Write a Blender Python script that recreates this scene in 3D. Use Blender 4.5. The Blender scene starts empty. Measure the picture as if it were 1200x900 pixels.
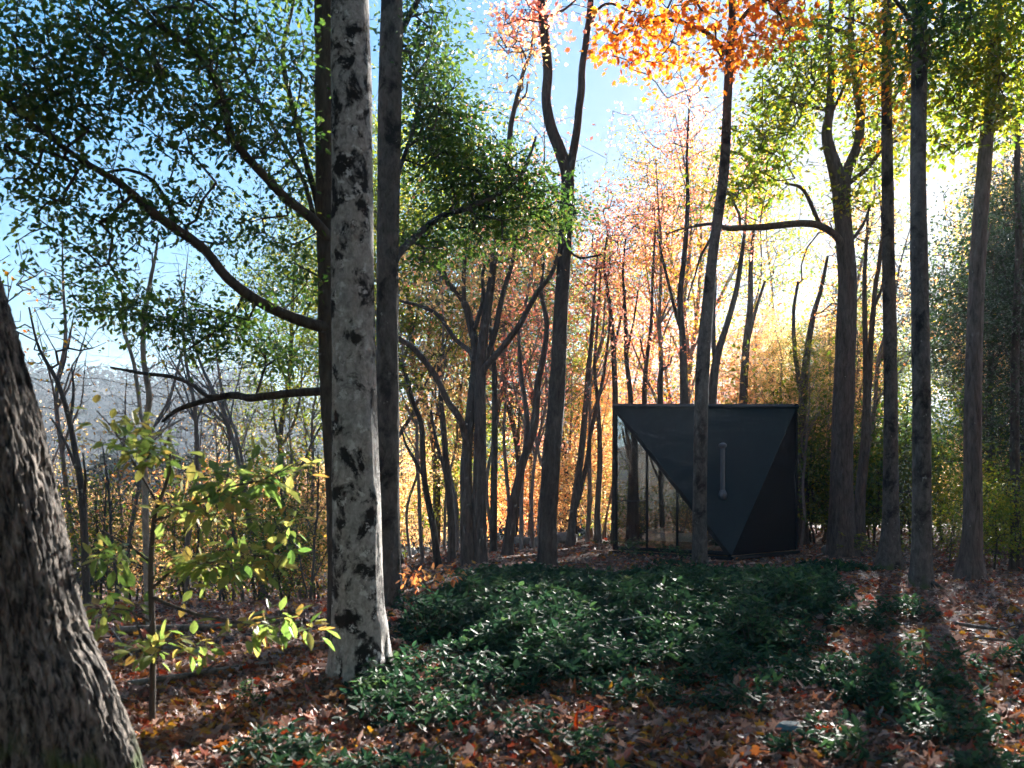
import bpy, math
import numpy as np
from mathutils import Vector

R = math.radians
rng = np.random.default_rng(11)
scene = bpy.context.scene
C = scene.collection

# ------------------------------------------------------------------ view
EYE = 1.6
F = 1000.0            # focal length in pixels of a 1200 px wide frame
HOR = 585.0           # horizon row

def P(px, py, D):
    return np.array([(px - 600.0) / F * D, D, EYE + (HOR - py) / F * D])

# ------------------------------------------------------------------ noise
def _hash(ix, iy, iz, s):
    n = (ix * 374761393 + iy * 668265263 + iz * 2147483647 + s * 974634777) & 0xFFFFFFFF
    n = ((n ^ (n >> 13)) * 1274126177) & 0xFFFFFFFF
    return ((n ^ (n >> 16)) & 0xFFFF) / 65535.0

def vnoise(p, s=0):
    p = np.asarray(p, float)
    i = np.floor(p).astype(np.int64); f = p - i
    u = f * f * (3 - 2 * f)
    r = 0
    for dx in (0, 1):
        for dy in (0, 1):
            for dz in (0, 1):
                w = (u[..., 0] if dx else 1 - u[..., 0]) * (u[..., 1] if dy else 1 - u[..., 1]) * (u[..., 2] if dz else 1 - u[..., 2])
                r = r + w * _hash(i[..., 0] + dx, i[..., 1] + dy, i[..., 2] + dz, s)
    return r * 2 - 1

def fbm(p, oct=4, s=0):
    a, r = 0.5, 0
    p = np.asarray(p, float)
    for k in range(oct):
        r = r + a * vnoise(p, s + k); p = p * 2.03; a *= 0.5
    return r

def sstep(a, b, x):
    t = np.clip((x - a) / (b - a), 0, 1)
    return t * t * (3 - 2 * t)

def ground_h(x, y):
    x = np.asarray(x, float); y = np.asarray(y, float)
    x, y = np.broadcast_arrays(x, y)
    z0 = np.zeros_like(x)
    p = np.stack([x, y, z0], -1)
    h = 0.10 * fbm(p * 0.25, 3, 5) + 0.035 * fbm(p * 1.3, 3, 9)
    ang = x / np.maximum(np.abs(y), 4.0)
    # falls away on the left side of the clearing
    left = sstep(-0.02, -0.30, ang) * sstep(10, 15, y)
    h = h - left * (0.05 * np.clip(y - 11, 0, 60) + 1.1 * sstep(13, 26, y))
    # crest behind the clearing, then down into the valley
    cr = np.where(ang > 0.34, 60.0, 33.0 + 30 * sstep(0.25, 0.34, ang))
    h = h - 0.09 * np.clip(y - cr, 0, 70) * (1 - 0.7 * left)
    # far ridge
    r = np.hypot(x, y)
    az = np.arctan2(x, y)
    ridge = 46 + 16 * np.exp(-((az + 0.31) / 0.07) ** 2) + 6 * np.sin(az * 9) + 5 * fbm(np.stack([az * 22, z0, z0], -1), 4, 21) + 6
    far = sstep(190, 420, r) * (ridge * .80 + 6)
    far = far + sstep(90, 240, r) * 7 * fbm(p * 0.012, 4, 31)
    far = np.where(y > 0, far, far * 0.6)
    return h + far

# ------------------------------------------------------------------ mesh building
def mesh_from(name, V, polys, attrs=None, mats=(), smooth=False, midx=None):
    """polys: list of int arrays (m,k)"""
    me = bpy.data.meshes.new(name)
    V = np.ascontiguousarray(V, np.float32)
    me.vertices.add(len(V)); me.vertices.foreach_set('co', V.ravel())
    polys = [np.asarray(f) for f in polys if len(f)]
    loops = np.concatenate([f.ravel() for f in polys]).astype(np.int32)
    tot = np.concatenate([np.full(len(f), f.shape[1]) for f in polys]).astype(np.int32)
    start = np.concatenate([[0], np.cumsum(tot)[:-1]]).astype(np.int32)
    me.loops.add(len(loops)); me.loops.foreach_set('vertex_index', loops)
    me.polygons.add(len(tot)); me.polygons.foreach_set('loop_start', start); me.polygons.foreach_set('loop_total', tot)
    if midx is not None: me.polygons.foreach_set('material_index', np.ascontiguousarray(midx, np.int32))
    me.polygons.foreach_set('use_smooth', np.full(len(tot), smooth))
    for k, a in (attrs or {}).items():
        at = me.attributes.new(k, 'FLOAT', 'POINT'); at.data.foreach_set('value', np.ascontiguousarray(a, np.float32))
    me.update(calc_edges=True); me.validate()
    for m in mats: me.materials.append(m)
    return me

def link(name, me, parent=None, origin=None):
    if origin is not None:
        o = np.array(origin, np.float32)
        co = np.empty(len(me.vertices) * 3, np.float32); me.vertices.foreach_get('co', co)
        co = co.reshape(-1, 3) - o; me.vertices.foreach_set('co', co.ravel()); me.update()
    ob = bpy.data.objects.new(name, me); C.objects.link(ob)
    if parent is not None: ob.parent = parent
    elif origin is not None: ob.location = tuple(float(a) for a in origin)
    return ob

def empty(name, loc, label, cat, group=None):
    o = bpy.data.objects.new(name, None); C.objects.link(o)
    o.location = tuple(float(a) for a in loc); o.empty_display_size = 0.3
    o['label'] = label; o['category'] = cat
    if group: o['group'] = group
    return o

def tag(o, label=None, cat=None, group=None, kind=None):
    if label: o['label'] = label
    if cat: o['category'] = cat
    if group: o['group'] = group
    if kind: o['kind'] = kind
    return o

class Acc:
    def __init__(s): s.V = []; s.P = {}; s.n = 0; s.A = []
    def add(s, V, *polys, a=0.0):
        V = np.asarray(V, float)
        s.V.append(V); s.A.append(np.full(len(V), a) if np.isscalar(a) else np.asarray(a))
        for f in polys:
            f = np.asarray(f)
            if len(f): s.P.setdefault(f.shape[1], []).append(f + s.n)
        s.n += len(V)
    def mesh(s, name, mats=(), smooth=False):
        return mesh_from(name, np.concatenate(s.V), [np.concatenate(x) for x in s.P.values()], {'v': np.concatenate(s.A)}, mats, smooth)

def crom(pts, vals, step):
    """Catmull-Rom resample of points with values at about step spacing"""
    pts = np.asarray(pts, float); vals = np.asarray(vals, float)
    n = len(pts)
    if n == 2:
        L = np.linalg.norm(pts[1] - pts[0]); k = max(2, int(L / step) + 1)
        t = np.linspace(0, 1, k)[:, None]
        return pts[0] * (1 - t) + pts[1] * t, np.interp(t[:, 0], [0, 1], vals)
    ext = np.vstack([2 * pts[0] - pts[1], pts, 2 * pts[-1] - pts[-2]])
    out, ov = [], []
    for i in range(n - 1):
        p0, p1, p2, p3 = ext[i:i + 4]
        k = max(1, int(np.linalg.norm(p2 - p1) / step))
        t = (np.arange(k) / k)[:, None]
        out.append(0.5 * (2 * p1 + (p2 - p0) * t + (2 * p0 - 5 * p1 + 4 * p2 - p3) * t ** 2 + (3 * p1 - p0 - 3 * p2 + p3) * t ** 3))
        ov.append(vals[i] * (1 - t[:, 0]) + vals[i + 1] * t[:, 0])
    out.append(pts[-1:]); ov.append(vals[-1:])
    return np.vstack(out), np.concatenate(ov)

def tube(pts, rad, sides=16, amp=0.0, freq=(8, 2), flare=0.0, seed=0, bumps=(), ridge=0.0, nridge=20):
    pts = np.asarray(pts, float); rad = np.asarray(rad, float)
    n = len(pts)
    T = np.gradient(pts, axis=0); T /= np.linalg.norm(T, axis=1)[:, None] + 1e-9
    ref = np.array([0.0, 1.0, 0.0]) if abs(T[0][1]) < 0.9 else np.array([1.0, 0, 0])
    U = np.cross(T, ref); U /= np.linalg.norm(U, axis=1)[:, None] + 1e-9
    for i in range(1, n):
        u = U[i - 1] - T[i] * np.dot(U[i - 1], T[i]); U[i] = u / (np.linalg.norm(u) + 1e-9)
    W = np.cross(T, U)
    th = np.arange(sides) / sides * 2 * math.pi
    c, s = np.cos(th), np.sin(th)
    rr = np.repeat(rad[:, None], sides, 1)
    L = np.concatenate([[0], np.cumsum(np.linalg.norm(np.diff(pts, axis=0), axis=1))])
    if flare:
        lob = 1 + 0.55 * np.cos(5 * th + seed) * np.cos(2 * th + seed * 2.1) + 0.25 * np.cos(3 * th + 1.3 * seed)
        rr = rr * (1 + flare * np.exp(-L[:, None] / (rad[0] * 1.5)) * np.maximum(lob[None], 0.05))
    if amp:
        q = np.stack([np.repeat((c * freq[0] / 6.28 * 2)[None], n, 0), np.repeat((s * freq[0] / 6.28 * 2)[None], n, 0), np.repeat((L * freq[1])[:, None], sides, 1)], -1) + seed * 7.3
        rr = rr * (1 + amp * fbm(q, 4, seed))
    if ridge:
        # long plates of bark split by furrows that wander and join
        q = np.stack([np.repeat((c * 1.0)[None], n, 0), np.repeat((s * 1.0)[None], n, 0), np.repeat((L * 1.1)[:, None], sides, 1)], -1) + seed
        w = th[None] * nridge + 4.0 * fbm(q * 1.3, 2, seed + 3) + 2.6 * fbm(q * np.array([4, 4, 7.0]), 3, seed + 8) + .9 * vnoise(q * np.array([14, 14, 26.0]), seed + 9)
        f = np.abs(np.sin(w / 2))
        f = np.minimum(f, 0.42) / 0.42
        q3 = np.stack([np.repeat((c * 9)[None], n, 0), np.repeat((s * 9)[None], n, 0), np.repeat((L * 16)[:, None], sides, 1)], -1)
        f = f * (1 - .75 * np.clip(6 * (vnoise(q3, seed + 12) - .42), 0, 1))
        q2 = np.stack([np.repeat((c * 6)[None], n, 0), np.repeat((s * 6)[None], n, 0), np.repeat((L * 5.5)[:, None], sides, 1)], -1)
        rr = rr + ridge * (f ** 0.7 - 1) + ridge * 0.8 * fbm(q2, 3, seed + 5) + ridge * .35 * vnoise(q3 * 3.1, seed + 15)
    V = pts[:, None] + rr[..., None] * (c[None, :, None] * U[:, None] + s[None, :, None] * W[:, None])
    for bp, br, ba in bumps:
        d = np.linalg.norm(V - np.asarray(bp), axis=-1)
        out = V - pts[:, None]; out /= np.linalg.norm(out, axis=-1)[..., None] + 1e-9
        V = V + out * (ba * np.exp(-(d / br) ** 2))[..., None]
    V = V.reshape(-1, 3)
    i = np.arange(n - 1)[:, None] * sides; j = np.arange(sides)[None]; k = (j + 1) % sides
    Fq = np.stack([i + j, i + k, i + sides + k, i + sides + j], -1).reshape(-1, 4)
    V = np.vstack([V, pts[-1:] + T[-1:] * rad[-1] * 0.3])
    e = (n - 1) * sides; j = np.arange(sides)
    Ft = np.stack([e + j, e + (j + 1) % sides, np.full(sides, len(V) - 1)], -1)
    return V, Fq, Ft

# many short frusta at once (twigs)
def frusta(A, B, ra, rb, sides=4):
    A = np.asarray(A); B = np.asarray(B); m = len(A)
    if m == 0: return np.zeros((0, 3)), np.zeros((0, 4), int)
    T = B - A; T = T / (np.linalg.norm(T, axis=1)[:, None] + 1e-9)
    ref = np.where(np.abs(T[:, 2:3]) < 0.9, np.array([[0, 0, 1.0]]), np.array([[1.0, 0, 0]]))
    U = np.cross(T, ref); U /= np.linalg.norm(U, axis=1)[:, None] + 1e-9
    W = np.cross(T, U)
    th = np.arange(sides) / sides * 2 * math.pi
    ring = np.cos(th)[None, :, None] * U[:, None] + np.sin(th)[None, :, None] * W[:, None]
    V = np.concatenate([A[:, None] + ring * ra[:, None, None], B[:, None] + ring * rb[:, None, None]], 1).reshape(-1, 3)
    base = np.arange(m)[:, None] * 2 * sides; j = np.arange(sides)[None]; k = (j + 1) % sides
    Fq = np.stack([base + j, base + k, base + sides + k, base + sides + j], -1).reshape(-1, 4)
    return V, Fq

# ------------------------------------------------------------------ leaves
def _leaf(left):
    left = np.array(left, float)                      # from base to tip, x<=0
    k = len(left)
    right = left[1:-1][::-1] * np.array([-1, 1, 1])
    V = np.vstack([left, right])
    a = np.arange(k)[None]
    b = np.concatenate([[0], [k - 1], np.arange(k, len(V))])[None]
    return V, a[:, ::-1], b[:, ::-1][:, :]
LEAF = {
    'diamond': _leaf([(0, 0, 0), (-.33, .42, .09), (0, 1, 0)]),
    'oval': _leaf([(0, 0, 0), (-.20, .22, .05), (-.27, .5, .07), (-.16, .8, .03), (0, 1.02, 0)]),
    'narrow': _leaf([(0, 0, 0), (-.12, .25, .03), (-.17, .6, .05), (-.08, .88, .02), (0, 1.02, 0)]),
    'maple': _leaf([(0, 0, 0), (-.30, -.10, .05), (-.25, .14, .04), (-.60, .30, .12), (-.34, .40, .06), (-.46, .72, .10), (-.19, .60, .03), (0, 1.0, 0)]),
    'oak': _leaf([(0, 0, 0), (-.10, .18, .02), (-.26, .26, .06), (-.14, .38, .03), (-.34, .52, .08), (-.17, .64, .03), (-.22, .82, .05), (0, 1.0, 0)]),
}
def leaves(pos, size, template='diamond', dirs=None, flat=0.6, curl=0.35, rnd=None, droop=0.25, r=None, fold=1.0):
    r = r or rng
    N = len(pos)
    T, fa, fb = LEAF[template]
    if dirs is None: dirs = r.normal(size=(N, 3)) * np.array([1, 1, .5])
    dirs = dirs / (np.linalg.norm(dirs, axis=1)[:, None] + 1e-9)
    dirs = dirs - np.array([0, 0, droop]); dirs /= np.linalg.norm(dirs, axis=1)[:, None] + 1e-9
    nz = r.normal(size=(N, 3)) * (1 - flat) + np.array([0, 0, 1.0]) * flat
    X = np.cross(dirs, nz); X /= np.linalg.norm(X, axis=1)[:, None] + 1e-9
    Z = np.cross(X, dirs)
    size = np.broadcast_to(size, (N,))
    cu = r.uniform(-.2, 1, N) * curl
    fo = r.uniform(-.3, 1.6, N) * fold
    wx = r.uniform(.75, 1.15, N)
    tz = T[None, :, 2] * fo[:, None] - cu[:, None] * T[None, :, 1] ** 2
    V = pos[:, None] + size[:, None, None] * (T[None, :, 0, None] * wx[:, None, None] * X[:, None] + T[None, :, 1, None] * dirs[:, None] + tz[..., None] * Z[:, None])
    k = len(T)
    off = (np.arange(N) * k)[:, None]
    v = r.uniform(0, 1, N) if rnd is None else rnd
    return V.reshape(-1, 3), off + fa, off + fb, np.repeat(v, k)

# ------------------------------------------------------------------ materials
def mat(name):
    m = bpy.data.materials.new(name); m.use_nodes = True
    nt = m.node_tree; nt.nodes.clear()
    out = nt.nodes.new('ShaderNodeOutputMaterial')
    return m, nt, out
def nd(nt, t, **kw):
    n = nt.nodes.new(t)
    for k, v in kw.items():
        if k in n.inputs: n.inputs[k].default_value = v
        else: setattr(n, k, v)
    return n
def ramp(nt, stops, interp='LINEAR'):
    n = nt.nodes.new('ShaderNodeValToRGB'); cr = n.color_ramp; cr.interpolation = interp
    while len(cr.elements) > 1: cr.elements.remove(cr.elements[-1])
    cr.elements[0].position = stops[0][0]; cr.elements[0].color = (*stops[0][1], 1)
    for p, c in stops[1:]:
        e = cr.elements.new(p); e.color = (*c, 1)
    return n

def leaf_mat(name, cols, trans=0.5, rough=0.45, spec=0.4, tboost=1.6, patch=None):
    m, nt, out = mat(name); L = nt.links.new
    at = nd(nt, 'ShaderNodeAttribute', attribute_name='v')
    k = len(cols)
    rp = ramp(nt, [(i / max(1, k - 1), c) for i, c in enumerate(cols)])
    L(at.outputs['Fac'], rp.inputs[0])
    geo = nd(nt, 'ShaderNodeNewGeometry')
    nz = nd(nt, 'ShaderNodeTexNoise', Scale=40.0); L(geo.outputs['Position'], nz.inputs['Vector'])
    mx = nd(nt, 'ShaderNodeMix', data_type='RGBA', blend_type='MULTIPLY'); mx.inputs[0].default_value = 0.5
    L(rp.outputs[0], mx.inputs[6])
    rp2 = ramp(nt, [(.3, (.55, .55, .55)), (.7, (1.25, 1.2, 1.1))]); L(nz.outputs[0], rp2.inputs[0]); L(rp2.outputs[0], mx.inputs[7])
    pb = nd(nt, 'ShaderNodeBsdfPrincipled', Roughness=rough); pb.inputs['Specular IOR Level'].default_value = spec
    L(mx.outputs[2], pb.inputs['Base Color'])
    tb = nd(nt, 'ShaderNodeBsdfTranslucent')
    hs = nd(nt, 'ShaderNodeHueSaturation', Saturation=1.1, Value=tboost); L(mx.outputs[2], hs.inputs['Color']); L(hs.outputs[0], tb.inputs['Color'])
    ms = nd(nt, 'ShaderNodeMixShader'); ms.inputs[0].default_value = trans
    L(pb.outputs[0], ms.inputs[1]); L(tb.outputs[0], ms.inputs[2]); L(ms.outputs[0], out.inputs[0])
    return m

def bark_mat(name, dark, light, rs=(.32, .68), lichen=(.30, .32, .26), lich=0.62, zs=0.22, sc=14.0, bump=0.5, patches=None, patch_t=(.5, .56), moss=0.0, psc=2.2):
    m, nt, out = mat(name); L = nt.links.new
    tc = nd(nt, 'ShaderNodeTexCoord')
    mp = nd(nt, 'ShaderNodeMapping'); mp.inputs['Scale'].default_value = (1, 1, zs); L(tc.outputs['Object'], mp.inputs['Vector'])
    n1 = nd(nt, 'ShaderNodeTexNoise', Scale=sc, Detail=8.0, Roughness=.68, Distortion=.6); L(mp.outputs[0], n1.inputs['Vector'])
    r1 = ramp(nt, [(rs[0], dark), (rs[1], light)]); L(n1.outputs[0], r1.inputs[0])
    col = r1.outputs[0]
    def over(fac, c, base):
        x = nd(nt, 'ShaderNodeMix', data_type='RGBA'); L(fac, x.inputs[0]); L(base, x.inputs[6])
        if isinstance(c, tuple): x.inputs[7].default_value = (*c, 1)
        else: L(c, x.inputs[7])
        return x.outputs[2]
    if patches:
        mp2 = nd(nt, 'ShaderNodeMapping'); mp2.inputs['Scale'].default_value = (1, 1, .8); L(tc.outputs['Object'], mp2.inputs['Vector'])
        n3 = nd(nt, 'ShaderNodeTexNoise', Scale=psc, Detail=9.0, Roughness=.66, Distortion=.4); L(mp2.outputs[0], n3.inputs['Vector'])
        r3 = ramp(nt, [(patch_t[0], (0, 0, 0)), (patch_t[1], (1, 1, 1))]); L(n3.outputs[0], r3.inputs[0])
        col = over(r3.outputs[0], patches, col)
    n2 = nd(nt, 'ShaderNodeTexNoise', Scale=9.0, Detail=7.0, Roughness=.7); L(tc.outputs['Object'], n2.inputs['Vector'])
    r2 = ramp(nt, [(lich, (0, 0, 0)), (lich + .05, (1, 1, 1))]); L(n2.outputs[0], r2.inputs[0])
    col = over(r2.outputs[0], lichen, col)
    if moss:
        sx = nd(nt, 'ShaderNodeSeparateXYZ'); L(tc.outputs['Object'], sx.inputs[0])
        nm = nd(nt, 'ShaderNodeTexNoise', Scale=5.0, Detail=5.0); L(tc.outputs['Object'], nm.inputs['Vector'])
        ma = nd(nt, 'ShaderNodeMath', operation='MULTIPLY_ADD'); L(nm.outputs[0], ma.inputs[0]); ma.inputs[1].default_value = -1.6; ma.inputs[2].default_value = moss + .8
        mb = nd(nt, 'ShaderNodeMath', operation='SUBTRACT'); L(ma.outputs[0], mb.inputs[0]); L(sx.outputs['Z'], mb.inputs[1])
        rm = ramp(nt, [(0, (0, 0, 0)), (.25, (1, 1, 1))]); L(mb.outputs[0], rm.inputs[0])
        col = over(rm.outputs[0], (.055, .075, .025), col)
    pb = nd(nt, 'ShaderNodeBsdfPrincipled', Roughness=.88); pb.inputs['Specular IOR Level'].default_value = .2
    L(col, pb.inputs['Base Color'])
    bp = nd(nt, 'ShaderNodeBump', Strength=bump, Distance=.02); L(n1.outputs[0], bp.inputs['Height'])
    L(bp.outputs[0], pb.inputs['Normal']); L(pb.outputs[0], out.inputs[0])
    return m

M = {}
M['oak'] = bark_mat('oak_bark', (.010, .009, .008), (.34, .29, .24), rs=(.42, .80), lich=.70, sc=34, zs=.22, bump=.8, moss=.35)
M['beech'] = bark_mat('mottled_bark', (.15, .145, .13), (.42, .405, .37), patches=(.016, .015, .014), patch_t=(.50, .565), lich=.58, lichen=(.50, .50, .47), zs=.7, sc=22, bump=1.0, psc=4.6)
M['grey'] = bark_mat('grey_bark', (.03, .027, .024), (.12, .11, .10), lich=.60, zs=.3, sc=16, bump=.6)
M['greyp'] = bark_mat('patchy_grey_bark', (.04, .037, .033), (.13, .12, .105), patches=(.014, .014, .013), patch_t=(.50, .60), lich=.64, lichen=(.24, .24, .21), zs=.45, sc=15, bump=.8, moss=.12)
M['dark'] = bark_mat('dark_bark', (.022, .019, .017), (.085, .074, .062), lich=.68, zs=.3, sc=16, bump=.6)
M['brown'] = bark_mat('brown_bark', (.034, .028, .024), (.14, .115, .098), lich=.66, zs=.18, sc=18, bump=.7)
M['stem'] = bark_mat('haze_lightened_stem_bark', (.09, .075, .065), (.27, .23, .20), lich=.66, zs=.2, sc=18, bump=.4)  # grey-brown bark paled to stand in for haze lighting the background stems
M['pale'] = bark_mat('pale_bark', (.16, .14, .12), (.42, .39, .35), lich=.7, zs=.5, sc=20, bump=.3)
M['twig'] = bark_mat('twig_bark', (.04, .034, .03), (.14, .12, .10), lich=.8, zs=1, sc=10, bump=.1)

M['green'] = leaf_mat('green_leaves', [(.028, .062, .018), (.045, .092, .022), (.075, .125, .028), (.17, .18, .035)], trans=.5, tboost=1.9)
M['lime'] = leaf_mat('yellow_green_leaves', [(.045, .095, .018), (.085, .13, .02), (.16, .17, .025), (.28, .20, .03)], trans=.58, tboost=2.0)
M['gold'] = leaf_mat('golden_leaves', [(.30, .29, .12), (.50, .37, .17), (.60, .37, .19), (.58, .29, .16)], trans=.62, tboost=1.9)
M['orange'] = leaf_mat('orange_leaves', [(.58, .40, .15), (.62, .32, .14), (.62, .25, .11), (.46, .14, .08)], trans=.64, tboost=1.9)
M['red'] = leaf_mat('red_pink_leaves', [(.64, .40, .27), (.62, .29, .21), (.56, .18, .14), (.60, .38, .20)], trans=.64, tboost=1.9)
M['mixed'] = leaf_mat('turning_leaves', [(.04, .09, .02), (.08, .12, .02), (.26, .22, .04), (.52, .24, .06), (.54, .14, .06)], trans=.58, tboost=1.9)
M['autumnmix'] = leaf_mat('orange_turning_leaves', [(.12, .15, .03), (.50, .24, .06), (.58, .22, .06), (.56, .18, .06), (.50, .14, .06), (.56, .30, .07)], trans=.60, tboost=1.6)
M['hemlock'] = leaf_mat('evergreen_needles', [(.015, .035, .012), (.022, .05, .018), (.04, .07, .02)], trans=.25)
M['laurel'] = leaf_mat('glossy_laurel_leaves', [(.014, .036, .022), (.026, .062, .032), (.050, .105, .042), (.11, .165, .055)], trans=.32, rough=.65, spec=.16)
M['litter'] = leaf_mat('fallen_leaves', [(.10, .065, .05), (.24, .165, .14), (.38, .29, .26), (.14, .06, .04), (.42, .34, .31), (.44, .15, .05), (.16, .09, .06), (.09, .05, .04), (.26, .19, .17), (.34, .06, .03), (.07, .045, .035), (.40, .22, .05)], trans=.25, rough=.6, spec=.25, tboost=1.2)
M['faroff'] = leaf_mat('distant_foliage', [(.008, .018, .009), (.015, .025, .012), (.03, .022, .012), (.06, .034, .014), (.018, .026, .012)], trans=.1, spec=.0, tboost=1.0)
M['sapling'] = leaf_mat('sapling_leaves', [(.08, .15, .04), (.14, .22, .06), (.22, .28, .08), (.34, .31, .10), (.42, .22, .08)], trans=.5)

def ground_mat():
    m, nt, out = mat('forest_floor'); L = nt.links.new
    geo = nd(nt, 'ShaderNodeNewGeometry')
    vo = nd(nt, 'ShaderNodeTexVoronoi', Scale=9.0, Randomness=1.0)
    nz = nd(nt, 'ShaderNodeTexNoise', Scale=3.0, Detail=4.0); L(geo.outputs['Position'], nz.inputs['Vector'])
    va = nd(nt, 'ShaderNodeVectorMath', operation='MULTIPLY_ADD'); L(nz.outputs['Color'], va.inputs[0]); va.inputs[1].default_value = (.4, .4, .4); L(geo.outputs['Position'], va.inputs[2])
    L(va.outputs[0], vo.inputs['Vector'])
    sp = nd(nt, 'ShaderNodeSeparateColor'); L(vo.outputs['Color'], sp.inputs[0])
    rp = ramp(nt, [(0, (.03, .020, .015)), (.3, (.085, .05, .035)), (.5, (.13, .085, .065)), (.62, (.05, .03, .02)), (.8, (.17, .12, .10)), (.92, (.22, .08, .03)), (1, (.07, .04, .03))], 'CONSTANT')
    L(sp.outputs[0], rp.inputs[0])
    # far hills: wooded, brown, rust and dull green mottling
    n2 = nd(nt, 'ShaderNodeTexNoise', Scale=.07, Detail=8.0, Roughness=.75); L(geo.outputs['Position'], n2.inputs['Vector'])
    r2 = ramp(nt, [(.3, (.015, .025, .012)), (.45, (.04, .035, .02)), (.55, (.07, .045, .02)), (.66, (.025, .03, .015))]); L(n2.outputs[0], r2.inputs[0])
    ln = nd(nt, 'ShaderNodeVectorMath', operation='LENGTH'); L(geo.outputs['Position'], ln.inputs[0])
    mr = nd(nt, 'ShaderNodeMapRange'); mr.inputs[1].default_value = 70; mr.inputs[2].default_value = 120; L(ln.outputs['Value'], mr.inputs[0])
    mx = nd(nt, 'ShaderNodeMix', data_type='RGBA'); L(mr.outputs[0], mx.inputs[0]); L(rp.outputs[0], mx.inputs[6]); L(r2.outputs[0], mx.inputs[7])
    pb = nd(nt, 'ShaderNodeBsdfPrincipled', Roughness=.9); pb.inputs['Specular IOR Level'].default_value = .15
    L(mx.outputs[2], pb.inputs['Base Color'])
    bp = nd(nt, 'ShaderNodeBump', Strength=.8, Distance=.04); L(vo.outputs['Distance'], bp.inputs['Height']); L(bp.outputs[0], pb.inputs['Normal'])
    L(pb.outputs[0], out.inputs[0])
    return m
M['ground'] = ground_mat()

def simple(name, col, rough=.5, spec=.5, metal=0.0, noise=None, bump=0.0, nsc=6.0):
    m, nt, out = mat(name); L = nt.links.new
    pb = nd(nt, 'ShaderNodeBsdfPrincipled', Roughness=rough, Metallic=metal); pb.inputs['Specular IOR Level'].default_value = spec
    pb.inputs['Base Color'].default_value = (*col, 1)
    tc = nd(nt, 'ShaderNodeTexCoord')
    nz = nd(nt, 'ShaderNodeTexNoise', Scale=nsc, Detail=6.0, Roughness=.6); L(tc.outputs['Object'], nz.inputs['Vector'])
    if noise:
        rp = ramp(nt, [(.35, col), (.65, noise)]); L(nz.outputs[0], rp.inputs[0]); L(rp.outputs[0], pb.inputs['Base Color'])
    if bump:
        bp = nd(nt, 'ShaderNodeBump', Strength=bump, Distance=.02); L(nz.outputs[0], bp.inputs['Height']); L(bp.outputs[0], pb.inputs['Normal'])
    L(pb.outputs[0], out.inputs[0])
    return m
M['cladding'] = simple('dark_green_black_cladding', (.003, .012, .014), rough=.65, spec=.25, noise=(.004, .015, .017), nsc=2.0)
M['trim'] = simple('black_trim', (.005, .006, .007), rough=.6, spec=.3)
M['blackwall'] = simple('black_wall_cladding', (.004, .004, .005), rough=.8, spec=.15, noise=(.006, .006, .007))
M['flue'] = simple('matt_black_steel', (.07, .085, .10), rough=.45, metal=.2)
M['linen'] = simple('white_linen', (.78, .77, .74), rough=.9, noise=(.70, .69, .66), bump=.5)
M['wood'] = simple('pine_boards', (.42, .27, .14), rough=.6, noise=(.33, .20, .10), nsc=12)
M['stone'] = simple('mossy_stone', (.16, .155, .14), rough=.9, noise=(.27, .26, .24), bump=.8, nsc=7)
M['teal_stone'] = simple('green_stained_stone', (.02, .05, .055), rough=.8, noise=(.06, .14, .15), bump=.8, nsc=14)
M['deadwood'] = bark_mat('dead_wood', (.05, .04, .03), (.22, .19, .16), lich=.62, zs=1, sc=18, bump=.6)
def glass_mat():
    m, nt, out = mat('coated_window_glass'); L = nt.links.new
    gl = nd(nt, 'ShaderNodeBsdfGlossy', Roughness=.0); gl.inputs['Color'].default_value = (.9, .9, .9, 1)
    tr = nd(nt, 'ShaderNodeBsdfTransparent'); tr.inputs['Color'].default_value = (.93, .95, .94, 1)
    fr = nd(nt, 'ShaderNodeFresnel', IOR=1.5)
    ma = nd(nt, 'ShaderNodeMath', operation='MULTIPLY_ADD'); L(fr.outputs[0], ma.inputs[0]); ma.inputs[1].default_value = 1.0; ma.inputs[2].default_value = .20
    ma.use_clamp = True
    ms = nd(nt, 'ShaderNodeMixShader'); L(ma.outputs[0], ms.inputs[0]); L(tr.outputs[0], ms.inputs[1]); L(gl.outputs[0], ms.inputs[2]); L(ms.outputs[0], out.inputs[0])
    return m
M['glass'] = glass_mat()

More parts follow.
